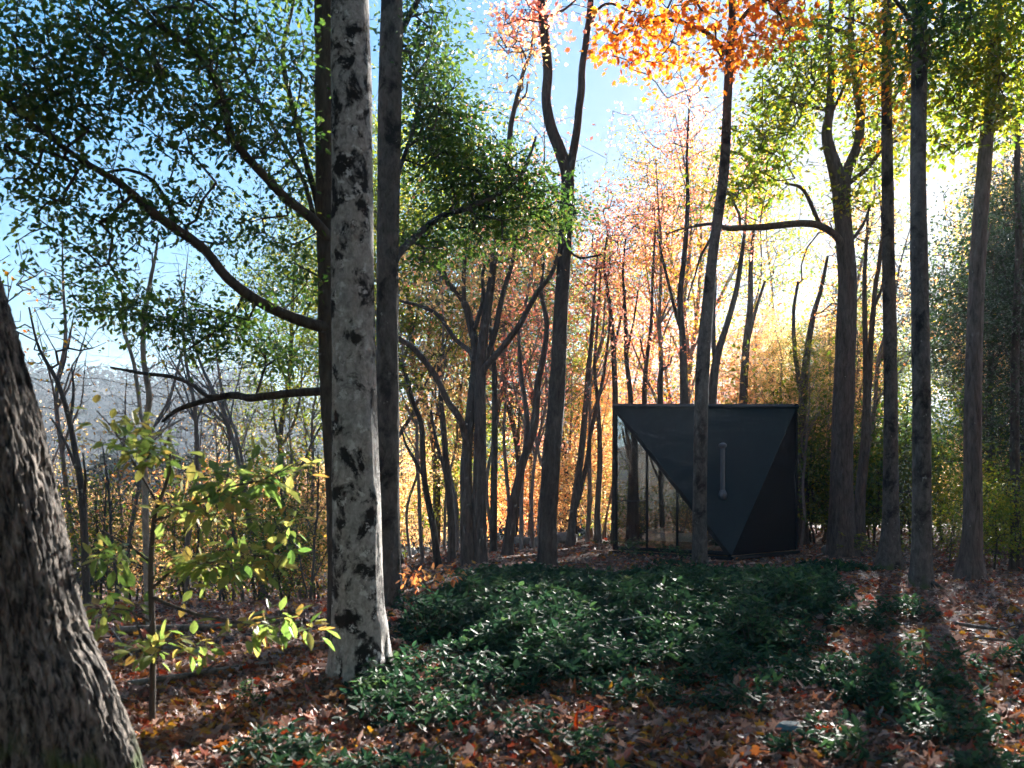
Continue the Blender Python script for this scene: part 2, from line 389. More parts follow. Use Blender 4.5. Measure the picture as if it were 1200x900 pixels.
# ------------------------------------------------------------------ tree growing
def grow(nodes, rads, targets, seg=0.45, jit=0.10, sag=0.06, r=None, tip=0.006, expo=0.5, maxr=0.6):
    """connect targets to the nearest point of the growing skeleton. returns A,B,ra,rb of twig pieces"""
    r = r or rng
    pos = [np.array(p) for p in nodes]; n0 = len(pos)
    par = [-1] * n0
    targets = np.asarray(targets)
    nn = np.asarray(nodes)
    d0 = np.array([np.min(np.linalg.norm(nn - t, axis=1)) for t in targets])
    order = np.argsort(d0)
    cap = np.zeros((n0 + len(targets) * 30, 3)); cap[:n0] = nn; cnt = n0
    ends = []
    for ti in order:
        t = targets[ti]
        d = np.linalg.norm(cap[:cnt] - t, axis=1)
        d = d + 0.35 * np.maximum(0, cap[:cnt, 2] - t[2] + 0.1)
        i = int(np.argmin(d)); a = cap[i].copy()
        L = np.linalg.norm(t - a)
        if L < 0.02: continue
        k = min(24, max(1, int(round(L / seg))))
        prev = i
        ax = r.normal(size=3) * jit * L * .6; ax[2] += sag * L
        for s in range(1, k + 1):
            u = s / k
            q = a * (1 - u) + t * u + ax * math.sin(math.pi * u) * .6 + r.normal(size=3) * (jit * seg * .5 if s < k else 0)
            cap[cnt] = q; par.append(prev); prev = cnt; cnt += 1
        ends.append(prev)
    W = np.zeros(cnt); W[ends] = 1
    for i in range(cnt - 1, n0 - 1, -1):
        if par[i] >= 0: W[par[i]] += W[i]
    par = np.array(par)
    rad = tip * np.maximum(W, 1) ** expo
    rr = np.concatenate([np.asarray(rads), np.zeros(cnt - n0)])
    idx = np.arange(n0, cnt)
    rad[:n0] = rr[:n0]
    for i in idx:
        p = par[i]; rad[i] = min(rad[i], rad[p] * (maxr if p < n0 else 1.0))
    A = cap[par[idx]]; B = cap[idx]
    ra = np.where(par[idx] < n0, rad[idx], np.minimum(rad[par[idx]], rad[idx] * 1.5)); rb = rad[idx]
    dr = B - A
    endi = np.array([e - n0 for e in ends])
    return A, B, ra, rb, B[endi], dr[endi]

def clump_targets(clumps, r):
    """clumps: (px,py,rx,ry,D,rD,n) in photo pixels and metres"""
    out = []
    for (px, py, rx, ry, D, rD, n) in clumps:
        n = int(n * (1.0 if D < 7 or py > 420 else 1.12 if D < 10.5 else 1.8))
        q = r.normal(size=(n, 3)); q /= np.linalg.norm(q, axis=1)[:, None]; q *= (r.uniform(0, 1, n) ** .42)[:, None]
        Dn = D + q[:, 1] * rD
        out.append(np.stack([(px - 600 + q[:, 0] * rx) / F * D, Dn, EYE + (HOR - py - q[:, 2] * ry) / F * D], -1))
    return np.concatenate(out)

def leaf_cloud(ends, dirs, per, spread, size, template, r, flat=.5, curl=.35, vgrad=None, droop=.25, vary=.45):
    n = len(ends)
    k = r.poisson(per, n) + (1 if per > 2 else 0)
    idx = np.repeat(np.arange(n), k)
    base = ends[idx] - dirs[idx] * r.uniform(0, 1.0, len(idx))[:, None]
    pos = base + r.normal(size=(len(idx), 3)) * spread * np.array([1, 1, .6])
    sz = size * r.uniform(.65, 1.25, len(idx))
    cl = r.uniform(0, 1, n)
    v = np.clip(cl[idx] * (1 - vary) + r.uniform(0, 1, len(idx)) * vary, 0, 1)
    if vgrad is not None: v = np.clip(v + vgrad(pos), 0, 1)
    dd = (pos - base) + dirs[idx] * .3 + r.normal(size=(len(idx), 3)) * spread * .6
    return leaves(pos, sz, template, dirs=dd, flat=flat, curl=curl, rnd=v, droop=droop, r=r)

def path3(spec, D, base=True, dD=0.0):
    """[(px,py,w)...] -> points, radii. dD: total depth drift along the path"""
    pts, rad = [], []
    n = len(spec)
    for i, s in enumerate(spec):
        d = D + dD * i / max(1, n - 1) + (s[3] if len(s) > 3 else 0)
        pts.append(P(s[0], s[1], d)); rad.append(s[2] / 2 / F * d)
    pts = np.array(pts)
    if base:
        g = float(ground_h(pts[0, 0], pts[0, 1])); pts[0, 2] = g - .12
    return pts, np.array(rad)

def traced_tree(name, label, cat, D, trunk, limbs=(), clumps=(), bark='grey', leaf='green', per=8, spread=.22, size=.10, template='diamond',
                seed=1, sides=28, amp=.10, flare=.5, bumps=(), step=.12, ridge=0, nridge=20, group=None, dD=0.0, seg=.45, twig=None, flat=.5,
                attach_low=None, vgrad=None, tip=.006, lsides=10):
    r = np.random.default_rng(seed)
    tp, tr = path3(trunk, D, True, dD)
    org = tp[0].copy(); org[2] += .12
    root = empty(name, org, label, cat, group)
    P_, R_ = crom(tp, tr, step)
    V, q, t = tube(P_, R_, sides, amp, (7, 1.6), flare, seed, bumps, ridge, nridge)
    a = Acc(); a.add(V, q, t); link('trunk', a.mesh('trunk', [M[bark]], True), root, org)
    nodes = [P_[::max(1, int(.25 / step))]]; rads = [R_[::max(1, int(.25 / step))]]
    for lb in limbs:
        lD, spec = lb[0], lb[1]; ldd = lb[2] if len(lb) > 2 else 0.0
        lp, lr = path3(spec, lD, False, ldd)
        p2, r2 = crom(lp, lr, .12)
        p2 = p2 + .02 * np.stack([vnoise(p2 * 2.2 + 3, 1), vnoise(p2 * 2.2 + 9, 2), vnoise(p2 * 2.2, 3)], -1) * np.minimum(1, np.arange(len(p2)) / 4)[:, None]
        V, q, t = tube(p2, r2, lsides, amp, (7, 2), 0, seed + 3)
        a = Acc(); a.add(V, q, t); link('limb', a.mesh('limb', [M[bark]], True), root, org)
        nodes.append(p2[2::2]); rads.append(r2[2::2])
    nodes = np.concatenate(nodes); rads = np.concatenate(rads)
    low = attach_low if attach_low is not None else 2.2
    k = nodes[:, 2] > low
    if len(clumps) and k.any():
        T = clump_targets(clumps, r)
        A, B, ra, rb, E, dr = grow(nodes[k], rads[k], T, seg=seg, r=r, tip=tip)
        V, q = frusta(A, B, ra, rb, 5)
        V2, fa, fb, v = leaf_cloud(E, dr, per, spread, size, template, r, flat=flat, vgrad=vgrad)
        o = len(V)
        me = mesh_from('crown', np.vstack([V, V2]), [q, fa + o, fb + o], {'v': np.concatenate([np.zeros(o), v])}, [M[leaf], M[twig or bark]],
                       midx=np.concatenate([np.ones(len(q)), np.zeros(len(fa) * 2)]))
        link('crown', me, root, org)
    return root

# prototype trees built at the origin, copied afterwards
def proto_tree(seed, H, r0, crown_lo=.4, crown_w=2.0, nt=160, per=8, spread=.28, size=.13, bark='grey', leaf='orange', forks=4, lean=.05, template='diamond', seg=.5, evergreen=False, sides=9, tip=.007):
    r = np.random.default_rng(seed)
    n = 8
    z = np.linspace(0, H, n); drift = np.cumsum(r.normal(size=(n, 2)) * H * .012, 0) + np.outer(z / H, r.normal(size=2) * lean * H)
    pts = np.column_stack([drift[:, 0] - drift[0, 0], drift[:, 1] - drift[0, 1], z]); pts[0, 2] = -.6
    rad = r0 * (1 - z / H) ** .7 + .012
    P_, R_ = crom(pts, rad, .35)
    a = Acc()
    V, q, t = tube(P_, R_, sides, .12, (6, 1.2), .35, seed); a.add(V, q, t)
    nodes, rads = [P_], [R_]
    tg = []
    for i in range(forks):
        h = H * r.uniform(crown_lo * .75, .75); j = int(np.argmin(abs(P_[:, 2] - h)))
        az = r.uniform(0, 6.28); L = H * r.uniform(.22, .42) * (1.1 - h / H * .6); up = r.uniform(.9, 2.2)
        d = np.array([math.cos(az), math.sin(az), up]); d /= np.linalg.norm(d)
        lp = [P_[j]]
        for s in range(1, 5):
            d = d + r.normal(size=3) * .13 + np.array([0, 0, .10]); d /= np.linalg.norm(d); lp.append(lp[-1] + d * L / 4)
        lr = R_[j] * .62 * np.linspace(1, .15, 5)
        p2, r2 = crom(lp, lr, .35)
        V, q, t = tube(p2, r2, max(5, sides - 2), .1, (6, 2), 0, seed + i); a.add(V, q, t)
        nodes.append(p2[1:]); rads.append(r2[1:])
        tg.append(p2[-1] + r.normal(size=(int(nt * .6 / forks), 3)) * np.array([crown_w * .45, crown_w * .45, crown_w * .45]))
    zz = r.uniform(crown_lo * H, H * 1.03, int(nt * .5))
    w = crown_w * (np.clip((H * 1.05 - zz) / (H * (1.05 - crown_lo)), 0, 1) if evergreen else np.sqrt(np.clip(1 - ((zz / H - (1 + crown_lo) / 2) / (.55 * (1.1 - crown_lo))) ** 2, .05, 1)))
    q2 = r.normal(size=(len(zz), 2)); q2 /= np.linalg.norm(q2, axis=1)[:, None]; q2 *= (w * r.uniform(.15, 1, len(zz)))[:, None]
    cx = np.interp(zz, P_[:, 2], P_[:, 0]); cy = np.interp(zz, P_[:, 2], P_[:, 1])
    tg.append(np.column_stack([cx + q2[:, 0], cy + q2[:, 1], zz]))
    tg = np.concatenate(tg); tg = tg[tg[:, 2] > .5]
    nodes = np.concatenate(nodes); rads = np.concatenate(rads)
    k = nodes[:, 2] > crown_lo * H * .6
    A, B, ra, rb, E, dr = grow(nodes[k], rads[k], tg, seg=seg, r=r, tip=tip, sag=-.02 if evergreen else .06)
    V, q = frusta(A, B, ra, rb, 4); a.add(V, q)
    tm = a.mesh('trunk', [M[bark]], True)
    cm = None
    if per > 0:
        V, fa, fb, v = leaf_cloud(E, dr, per, spread, size, template, r, flat=.45)
        cm = mesh_from('crown', V, [fa, fb], {'v': v}, [M[leaf]])
    return tm, cm

def plant_copy(proto, x, y, s, rz, name, label, cat, group, leaf=None, bark=None, tilt=(0, 0), sz=None):
    tm, cm = proto
    z = float(ground_h(x, y))
    root = empty(name, (x, y, z), label, cat, group)
    root.rotation_euler = (tilt[0], tilt[1], rz); root.scale = (s, s, sz or s)
    t = bpy.data.objects.new('trunk', tm); C.objects.link(t); t.parent = root
    if bark: t.material_slots[0].link = 'OBJECT'; t.material_slots[0].material = M[bark]
    if cm:
        c = bpy.data.objects.new('crown', cm); C.objects.link(c); c.parent = root
        if leaf: c.material_slots[0].link = 'OBJECT'; c.material_slots[0].material = M[leaf]
    return root

# ================================================================== THE SETTING
def sinhgrid(lo, hi, n, k, s=4.0):
    t = np.linspace(-1, 1, n)
    v = np.sinh(t * s) / math.sinh(s)
    return np.where(v < 0, -v * lo, v * hi)
gx = sinhgrid(-1600, 1600, 420, 0, 6.2)
gy = np.unique(np.concatenate([np.linspace(-1500, -80, 24), np.linspace(-75, 2, 30), np.linspace(2.5, 45, 170), np.geomspace(45.5, 1700, 170)]))
X, Y = np.meshgrid(gx, gy)
Z = ground_h(X, Y)
V = np.stack([X, Y, Z], -1).reshape(-1, 3)
ny, nx = X.shape
i = np.arange(ny - 1)[:, None] * nx; j = np.arange(nx - 1)[None]
Q = np.stack([i + j, i + j + 1, i + nx + j + 1, i + nx + j], -1).reshape(-1, 4)
tag(link('ground', mesh_from('ground', V, [Q], None, [M['ground']], True)), 'forest floor of leaf litter falling away to a wooded valley and ridge', kind='structure')

# ================================================================== NEAR TREES (each limb where the photo has it)
G_NEAR = None
# T1 big leaning oak at the left edge
traced_tree('oak_tree', 'huge dark furrowed trunk leaning out of the frame, a sunlit strip along one flank', 'tree', 4.35,
    [(70, 930, 172), (46, 850, 164), (14, 750, 156), (-6, 640, 150), (-26, 540, 147), (-52, 430, 144), (-86, 310, 138), (-130, 150, 134), (-180, -40, 126), (-230, -260, 112), (-270, -520, 84), (-300, -800, 44)],
    limbs=[(4.6, [(-200, -200, 60), (-120, -420, 44), (-20, -620, 30), (60, -820, 16)], 1.5)],
    clumps=[(-200, -760, 420, 260, 5.0, 2.2, 130), (80, -700, 260, 180, 6.2, 1.2, 70)],
    bark='oak', leaf='green', per=7, size=.11, template='oak', seed=3, sides=520, step=.014, amp=.045, flare=.30, ridge=.020, nridge=40, attach_low=6.0)

# T2 mottled pale trunk
b = lambda px, py, w: (P(px, py, 7.3), w, .05)
traced_tree('beech_tree', 'tall pale grey trunk mottled with black moss patches, one edge brightly sunlit', 'tree', 7.4,
    [(424, 815, 66.5), (422, 770, 62.7), (420, 700, 57.9), (418, 600, 55.1), (416, 500, 53.2), (414, 400, 50.3), (413, 300, 49.4), (413, 200, 47.5), (412, 100, 46.5), (410, 0, 44.6), (408, -160, 39.9), (420, -340, 32.3), (404, -520, 22.8), (410, -760, 9.5)],
    limbs=[(7.4, [(408, -160, 26), (340, -300, 20), (260, -440, 12), (230, -560, 6)], -1.2), (7.4, [(420, -330, 22), (500, -440, 16), (560, -600, 8)], 1.0)],
    clumps=[(410, -620, 330, 220, 7.4, 2.2, 170), (250, -380, 150, 100, 6.6, 1.0, 50)],
    bark='beech', leaf='lime', per=7, size=.10, template='oval', seed=5, sides=150, step=.035, amp=.075, flare=.42, attach_low=7.2, lsides=14,
    bumps=[(P(449, 645, 7.2), .07, .055), (P(447, 585, 7.25), .10, .02), (P(440, 300, 7.3), .06, .02), (P(390, 560, 7.2), .12, .02), (P(436, 180, 7.3), .05, .018), (P(452, 735, 7.3), .12, .03)])

# T2b dark trunk behind it, whose limbs reach left over the valley
traced_tree('oak_tree', 'black trunk half hidden behind the pale mottled trunk, with long limbs and dark green leaves', 'tree', 9.2,
    [(406, 770, 40), (402, 650, 36), (399, 560, 34), (391, 450, 32), (388, 350, 30), (385, 250, 28), (383, 130, 26), (381, 0, 25), (376, -150, 22), (384, -320, 16), (380, -520, 7)],
    limbs=[(9.15, [(392, 387, 15), (345, 374, 13), (303, 354, 12.5), (268, 328, 12), (238, 292, 11), (206, 268, 11), (172, 243, 10), (140, 214, 9), (98, 190, 7), (55, 160, 5), (10, 120, 3)], -1.8),
           (9.15, [(390, 285, 14), (367, 258, 12), (333, 232, 11), (302, 197, 10), (272, 158, 9.5), (264, 123, 9), (247, 82, 8), (217, 50, 7), (183, 27, 6), (140, -20, 4)], -1.6),
           (9.2, [(386, 300, 9), (377, 270, 8), (365, 215, 7), (348, 150, 6.5), (334, 85, 6), (333, 50, 5), (341, 15, 4), (350, -40, 3)], .6),
           (9.2, [(370, 262, 6), (352, 205, 5), (320, 150, 4.5), (290, 90, 4), (270, 40, 3)], .9),
           (9.2, [(392, 458, 11), (352, 460, 10), (318, 464, 9.5), (292, 468, 9), (270, 464, 8), (238, 469, 7), (206, 481, 5), (190, 494, 3)], 1.5),
           (9.6, [(266, 463, 6), (242, 465, 5.5), (226, 452, 5), (200, 440, 4.5), (168, 437, 4), (128, 430, 2.5)], .9),
           (9.1, [(268, 328, 5), (285, 345, 4.5), (272, 372, 4), (240, 396, 3), (218, 408, 2)], .2),
           (9.0, [(206, 268, 6), (196, 235, 5), (180, 212, 4.5), (150, 200, 4), (120, 206, 2.5)], -.4),
           (9.2, [(381, -40, 14), (330, -140, 11), (250, -230, 8), (160, -300, 4)], -1.8),
           (9.2, [(382, -100, 12), (450, -220, 9), (500, -330, 4)], 1.2)],
    clumps=[(60, 60, 130, 90, 7.6, .7, 105), (165, 110, 120, 75, 7.9, .9, 100), (40, 150, 90, 60, 7.6, .7, 48), (235, 60, 90, 80, 8.2, .8, 55), (200, 20, 150, 50, 7.9, .9, 60), (330, 60, 70, 80, 9.2, 1.0, 60), (290, 140, 70, 60, 8.7, .8, 42),
            (340, 180, 60, 60, 9.0, .8, 28), (60, 230, 90, 45, 7.8, .8, 34), (150, 250, 80, 40, 8.2, .8, 26), (230, 230, 60, 35, 8.5, .6, 14), (300, 275, 60, 35, 9.2, .6, 22), (330, 330, 50, 40, 9.2, .7, 20),
            (210, 370, 95, 28, 9.0, .8, 50), (120, 345, 70, 30, 9.3, .8, 28), (270, 395, 80, 25, 9.6, .8, 32), (80, 300, 80, 30, 8.3, .6, 14), (320, 415, 60, 18, 10.0, .8, 14), (150, -150, 260, 130, 7.6, 1.5, 90), (390, -330, 220, 140, 9.2, 1.8, 80)],
    bark='dark', leaf='green', per=18, spread=.13, size=.070, template='oak', seed=8, sides=48, step=.06, amp=.11, flare=.4, attach_low=2.3, seg=.32, tip=.0035,
    bumps=[(P(370, 100, 9.1), .08, .03), (P(371, 30, 9.1), .06, .03)])

# T3 second trunk to the right of the mottled one
traced_tree('maple_tree', 'dark grey straight trunk close beside the pale mottled trunk, thin sunlit line on its edge', 'tree', 12.6,
    [(455, 712, 30), (456, 650, 27), (455, 560, 26), (454, 450, 26), (454, 350, 26), (455, 250, 26), (457, 130, 27), (459, 0, 26), (460, -120, 22), (455, -260, 16), (462, -420, 7)],
    limbs=[(12.6, [(460, 312, 9), (468, 297, 8.5), (487, 277, 8), (517, 254, 7.5), (547, 243, 7), (583, 228, 6), (612, 204, 5), (627, 160, 3)], 2.0),
           (12.6, [(458, 225, 6), (475, 180, 5), (490, 130, 4.5), (500, 80, 3)], 1.5),
           (12.6, [(459, 60, 8), (490, 0, 6), (530, -60, 4)], 1.5), (12.6, [(459, -20, 8), (420, -100, 6), (390, -190, 3)], -1)],
    clumps=[(505, 120, 45, 75, 13.5, 1.2, 70), (530, 210, 60, 45, 14.2, 1.2, 75), (590, 215, 55, 50, 14.6, 1.0, 60), (500, 40, 40, 45, 13.4, 1.0, 26), (570, 270, 70, 25, 14.4, 1.2, 36), (645, 245, 45, 26, 15.2, 1.0, 34), (545, 150, 45, 35, 14.2, 1.0, 34), (500, 290, 40, 30, 13.6, .8, 22), (480, -200, 160, 120, 12.6, 2.0, 90)],
    bark='greyp', leaf='green', per=20, spread=.20, size=.085, template='oak', seed=12, sides=72, step=.05, amp=.10, flare=.4, attach_low=3.0, tip=.005)

# T4 forked trunk in the centre
traced_tree('maple_tree', 'slender dark trunk with a slight bulge low down that forks high into two stems', 'tree', 20.5,
    [(641, 665, 23), (642, 640, 21), (643, 600, 20), (646, 540, 22), (651, 480, 20), (654, 430, 18), (657, 370, 17), (661, 300, 16), (664, 240, 16), (665, 205, 15), (656, 175, 14), (646, 150, 13), (640, 117, 11), (642, 83, 11), (638, 40, 11), (634, 0, 10), (628, -60, 8), (636, -140, 5)],
    limbs=[(20.5, [(665, 225, 12), (668, 200, 10), (674, 165, 9.5), (680, 117, 9), (684, 67, 8), (690, 27, 7.5), (693, -5, 7), (700, -60, 5), (696, -130, 3)], -.4),
           (20.5, [(640, 20, 3.5), (660, 12, 3), (680, -5, 2)], .3), (20.4, [(688, 40, 4), (700, 12, 3.5), (716, 4, 3), (740, 14, 2)], .5),
           (20.5, [(662, 290, 3), (680, 302, 2.6), (705, 298, 2)], .3), (20.6, [(655, 205, 3), (640, 200, 2)], .3)],
    clumps=[(620, 20, 60, 40, 20.5, 1.5, 22), (665, -80, 100, 60, 20.5, 2.0, 50), (700, 20, 40, 30, 20.2, 1, 7)],
    bark='dark', leaf='red', per=7, spread=.28, size=.13, template='maple', seed=14, sides=36, amp=.09, flare=.25, attach_low=6, tip=.006)

# T5 trunk in front of the cabin
traced_tree('maple_tree', 'lichen speckled trunk rising in front of the black cabin into bright orange leaves', 'tree', 21.2,
    [(821, 662, 19), (820, 640, 17), (820, 590, 16), (821, 520, 16), (822, 470, 16), (824, 420, 16), (829, 360, 14), (835, 300, 12), (842, 250, 12), (849, 195, 12), (852, 130, 10), (855, 70, 10), (858, 10, 8), (852, -60, 6), (860, -130, 4)],
    limbs=[(21.2, [(856, 66, 6), (830, 40, 5), (790, 25, 4), (750, 30, 3), (720, 42, 2)], -3.0), (21.2, [(857, 40, 6), (880, 10, 5), (915, -5, 4)], -2),
           (21.2, [(835, 262, 3), (815, 264, 2.5)], .3), (21.2, [(838, 270, 3), (822, 300, 3), (815, 320, 2), (806, 352, 2)], .4)],
    clumps=[(850, 18, 80, 44, 19.4, 2.2, 42), (780, 28, 78, 32, 18.6, 2.0, 32), (730, 50, 42, 26, 18.2, 1.2, 16), (790, 80, 45, 22, 18.4, 1.2, 10), (872, 66, 42, 20, 19.4, 1.0, 12), (925, 15, 45, 30, 19.6, 1.6, 20), (850, -60, 160, 60, 19.6, 2.0, 60)],
    bark='greyp', leaf='autumnmix', per=6, spread=.28, size=.14, template='maple', seed=16, sides=36, amp=.09, flare=.25, attach_low=6, tip=.005)

# T6 broad tree with the horizontal limb
traced_tree('oak_tree', 'broad brown trunk beside the cabin with one long horizontal limb and a forked top', 'tree', 24.3,
    [(987, 652, 33), (986, 630, 29), (986, 560, 25), (988, 480, 24), (991, 400, 23), (993, 330, 21), (990, 285, 20), (987, 250, 19), (985, 215, 22), (978, 195, 16), (969, 160, 12), (972, 130, 10), (974, 90, 8), (972, 50, 6), (975, -20, 4)],
    limbs=[(24.3, [(987, 220, 15), (997, 190, 12), (1006, 165, 11), (1008, 133, 10), (1002, 85, 9), (997, 43, 8), (998, 0, 7), (990, -70, 4)], .5),
           (24.3, [(991, 300, 14), (983, 281, 9), (964, 266, 8.5), (943, 262, 8), (900, 265, 7.5), (855, 267, 6.5), (833, 263, 4), (805, 267, 2.5), (780, 275, 1.5)], -1.2),
           (24.0, [(961, 264, 5), (948, 234, 4.5), (938, 219, 4), (920, 215, 2)], -.6), (24.3, [(993, 216, 6), (1015, 198, 5), (1040, 170, 4), (1070, 160, 2)], -.6),
           (24.3, [(998, 282, 4), (1012, 262, 3.5), (1020, 240, 2.5)], .5), (24.3, [(974, 130, 5), (950, 125, 4), (925, 120, 2.5)], -.6), (24.3, [(970, 140, 4), (985, 110, 4), (997, 80, 3)], -.3), (24.3, [(1000, 42, 6), (970, 32, 5), (930, 25, 4), (905, 10, 3)], -1)],
    clumps=[(930, 90, 55, 60, 23.6, 2.0, 80), (900, 160, 50, 45, 23.2, 2.0, 62), (880, 215, 50, 28, 23.2, 1.5, 32), (985, 60, 60, 70, 24.3, 2.0, 80), (1040, 150, 35, 60, 24.3, 2, 48), (1000, 230, 25, 30, 24.0, 1.4, 16), (985, -60, 160, 60, 24.3, 3.0, 80)],
    bark='brown', leaf='lime', per=13, spread=.32, size=.15, template='oak', seed=18, sides=44, amp=.07, flare=.35, attach_low=5.5, tip=.006, ridge=.012, nridge=26)

T789 = 'straight trunks on the right of the cabin'
traced_tree('pine_tree', 'thinnest of the three straight trunks past the broad forked tree beside the cabin', 'tree', 19.6,
    [(1041, 667, 27), (1043, 640, 22), (1044, 600, 18), (1044, 500, 16), (1043, 400, 15), (1041, 300, 14), (1040, 200, 13), (1039, 100, 11), (1040, 0, 9), (1042, -80, 7), (1038, -160, 3)],
    limbs=[(19.6, [(1040, 130, 4), (1062, 90, 3), (1085, 70, 2)], -.5), (19.6, [(1040, 60, 4), (1015, 30, 3), (990, 20, 2)], -.5)],
    clumps=[(1030, 60, 35, 50, 19.2, 1.5, 34), (1060, 100, 25, 55, 19.2, 1.5, 26), (1040, -100, 90, 60, 19.6, 2, 60)],
    bark='greyp', leaf='mixed', per=14, spread=.30, size=.15, seed=20, sides=36, amp=.09, flare=.45, attach_low=6.5, tip=.005, group=T789)
traced_tree('pine_tree', 'straight mossy trunk with a long root foot, middle one of three beside the broad tree', 'tree', 15.0,
    [(1080, 694, 26), (1080, 660, 23), (1080, 600, 21), (1080, 500, 20), (1079, 400, 20), (1077, 300, 19), (1076, 200, 17), (1077, 100, 17), (1078, 0, 16), (1080, -120, 12), (1074, -240, 6)],
    limbs=[(15.0, [(1080, 672, 14), (1090, 684, 12), (1102, 692, 8), (1114, 697, 3)], -.4), (15.0, [(1078, 40, 6), (1058, 12, 5), (1040, -10, 3)], -.5), (15.0, [(1078, 60, 5), (1105, 30, 4), (1140, 20, 2.5)], -.8)],
    clumps=[(1100, 30, 50, 50, 14.6, 1.2, 48), (1075, -140, 120, 90, 15.0, 2, 70)],
    bark='greyp', leaf='green', per=14, spread=.26, size=.12, seed=21, sides=52, step=.06, amp=.09, flare=.45, attach_low=5.5, tip=.004, group=T789)
traced_tree('pine_tree', 'straight brown trunk leaning slightly outward, pale yellow bushes around its foot', 'tree', 16.6,
    [(1137, 686, 30), (1138, 650, 24), (1140, 600, 20), (1140, 500, 19), (1142, 400, 18), (1146, 300, 17), (1153, 200, 16), (1161, 100, 14), (1169, 0, 12), (1176, -110, 9), (1184, -210, 4)],
    limbs=[(16.6, [(1164, 66, 4), (1185, 70, 3.5), (1215, 62, 2)], -.5), (16.6, [(1158, 150, 4), (1182, 138, 3.5), (1210, 132, 2)], .6), (16.6, [(1148, 300, 3), (1156, 285, 2.5), (1162, 262, 1.5)], .4)],
    clumps=[(1125, 70, 42, 60, 16.2, 1.4, 62), (1180, 90, 45, 80, 16.2, 1.6, 68), (1190, 10, 60, 40, 16.4, 1.6, 40), (1120, 150, 32, 35, 16.4, 1.2, 26), (1180, -110, 130, 80, 16.6, 2, 70)],
    bark='brown', leaf='lime', per=14, spread=.28, size=.13, seed=22, sides=52, step=.06, amp=.09, flare=.45, attach_low=5.5, tip=.004, group=T789)

# twin thin stems and dark evergreen at the right
traced_tree('maple_tree', 'slim twin-stemmed tree standing between the broad forked trunk and the three straight trunks', 'tree', 27.5,
    [(1006, 645, 14), (1008, 583, 12), (1014, 520, 11), (1016, 467, 10), (1015, 433, 7), (1014, 400, 6), (1013, 333, 5), (1015, 290, 4), (1018, 240, 2)],
    limbs=[(27.5, [(1017, 470, 8), (1019, 427, 7), (1023, 367, 6), (1027, 330, 5), (1031, 300, 5), (1034, 260, 3), (1030, 220, 2)], .4), (27.5, [(1024, 360, 4), (1034, 335, 3.5), (1036, 300, 2)], .5)],
    clumps=[(1020, 260, 35, 40, 27.5, 1.5, 28), (1055, 330, 30, 30, 27.5, 1.2, 12)], bark='brown', leaf='gold', per=5, spread=.3, size=.13, seed=24, sides=16, flare=.4, attach_low=8)
traced_tree('hemlock_tree', 'dark thin evergreen trunk with needle tufts at the right edge of the picture', 'tree', 20.0,
    [(1191, 660, 14), (1190, 600, 11), (1189, 500, 10), (1190, 400, 9), (1194, 300, 8), (1192, 200, 7), (1194, 80, 4), (1196, -40, 2)],
    clumps=[(1180, 470, 45, 60, 20.2, 1.5, 60), (1185, 360, 40, 50, 20.2, 1.4, 48), (1190, 240, 36, 50, 20.2, 1.4, 34), (1196, 120, 30, 60, 20.2, 1, 24)], bark='dark', leaf='hemlock', per=16, spread=.20, size=.075, seed=25, sides=16, attach_low=2.2, tip=.003)

# T12 many-stemmed tree left of centre
traced_tree('maple_tree', 'many-stemmed brown tree whose limbs fan out like a candelabra', 'tree', 21.0,
    [(560, 668, 21), (561, 640, 18), (562, 570, 16), (563, 500, 14), (563, 433, 13), (570, 367, 11), (576, 330, 9), (580, 293, 8), (590, 233, 7), (597, 167, 6.5), (600, 140, 6), (613, 87, 4), (622, 60, 3), (626, 20, 2)],
    limbs=[(20.9, [(549, 668, 18), (547, 620, 16), (546, 560, 14), (548, 513, 12), (557, 417, 10), (552, 383, 10), (543, 353, 8), (523, 330, 6), (510, 310, 5), (480, 300, 3)], .5),
           (21.0, [(565, 450, 9), (567, 433, 8), (587, 410, 7.5), (607, 383, 7), (630, 343, 6), (647, 320, 5), (653, 300, 3), (660, 280, 2)], -.8),
           (21.0, [(564, 440, 8), (568, 425, 7.5), (580, 387, 7), (590, 343, 6), (600, 307, 5), (606, 270, 3)], .9),
           (20.9, [(547, 520, 9), (540, 493, 8), (523, 467, 7.5), (510, 440, 7), (487, 410, 7), (466, 396, 6), (450, 380, 3)], -.6),
           (21.0, [(555, 425, 7), (551, 412, 6), (533, 397, 5), (510, 367, 4.5), (468, 352, 3.5), (450, 346, 2)], .8),
           (20.9, [(544, 360, 5), (543, 330, 5), (545, 300, 4), (546, 270, 2)], -.3), (21.0, [(557, 385, 5), (566, 350, 5), (566, 320, 4), (575, 302, 3)], .4),
           (21.0, [(599, 140, 4), (608, 120, 3), (617, 110, 2), (618, 96, 2)], .4), (20.9, [(527, 336, 4), (515, 300, 3), (510, 270, 2)], -.4)],
    clumps=[(500, 330, 50, 40, 21.0, 2.0, 30), (560, 300, 60, 40, 21.0, 2.0, 30), (620, 280, 45, 40, 21.0, 2.0, 26), (600, 90, 50, 50, 20.6, 1.4, 24), (610, 30, 50, 30, 20.6, 1.2, 18), (640, 250, 30, 30, 21, 1.4, 16)],
    bark='brown', leaf='gold', per=7, spread=.28, size=.11, seed=28, sides=26, amp=.10, flare=.35, attach_low=4.5, tip=.005)

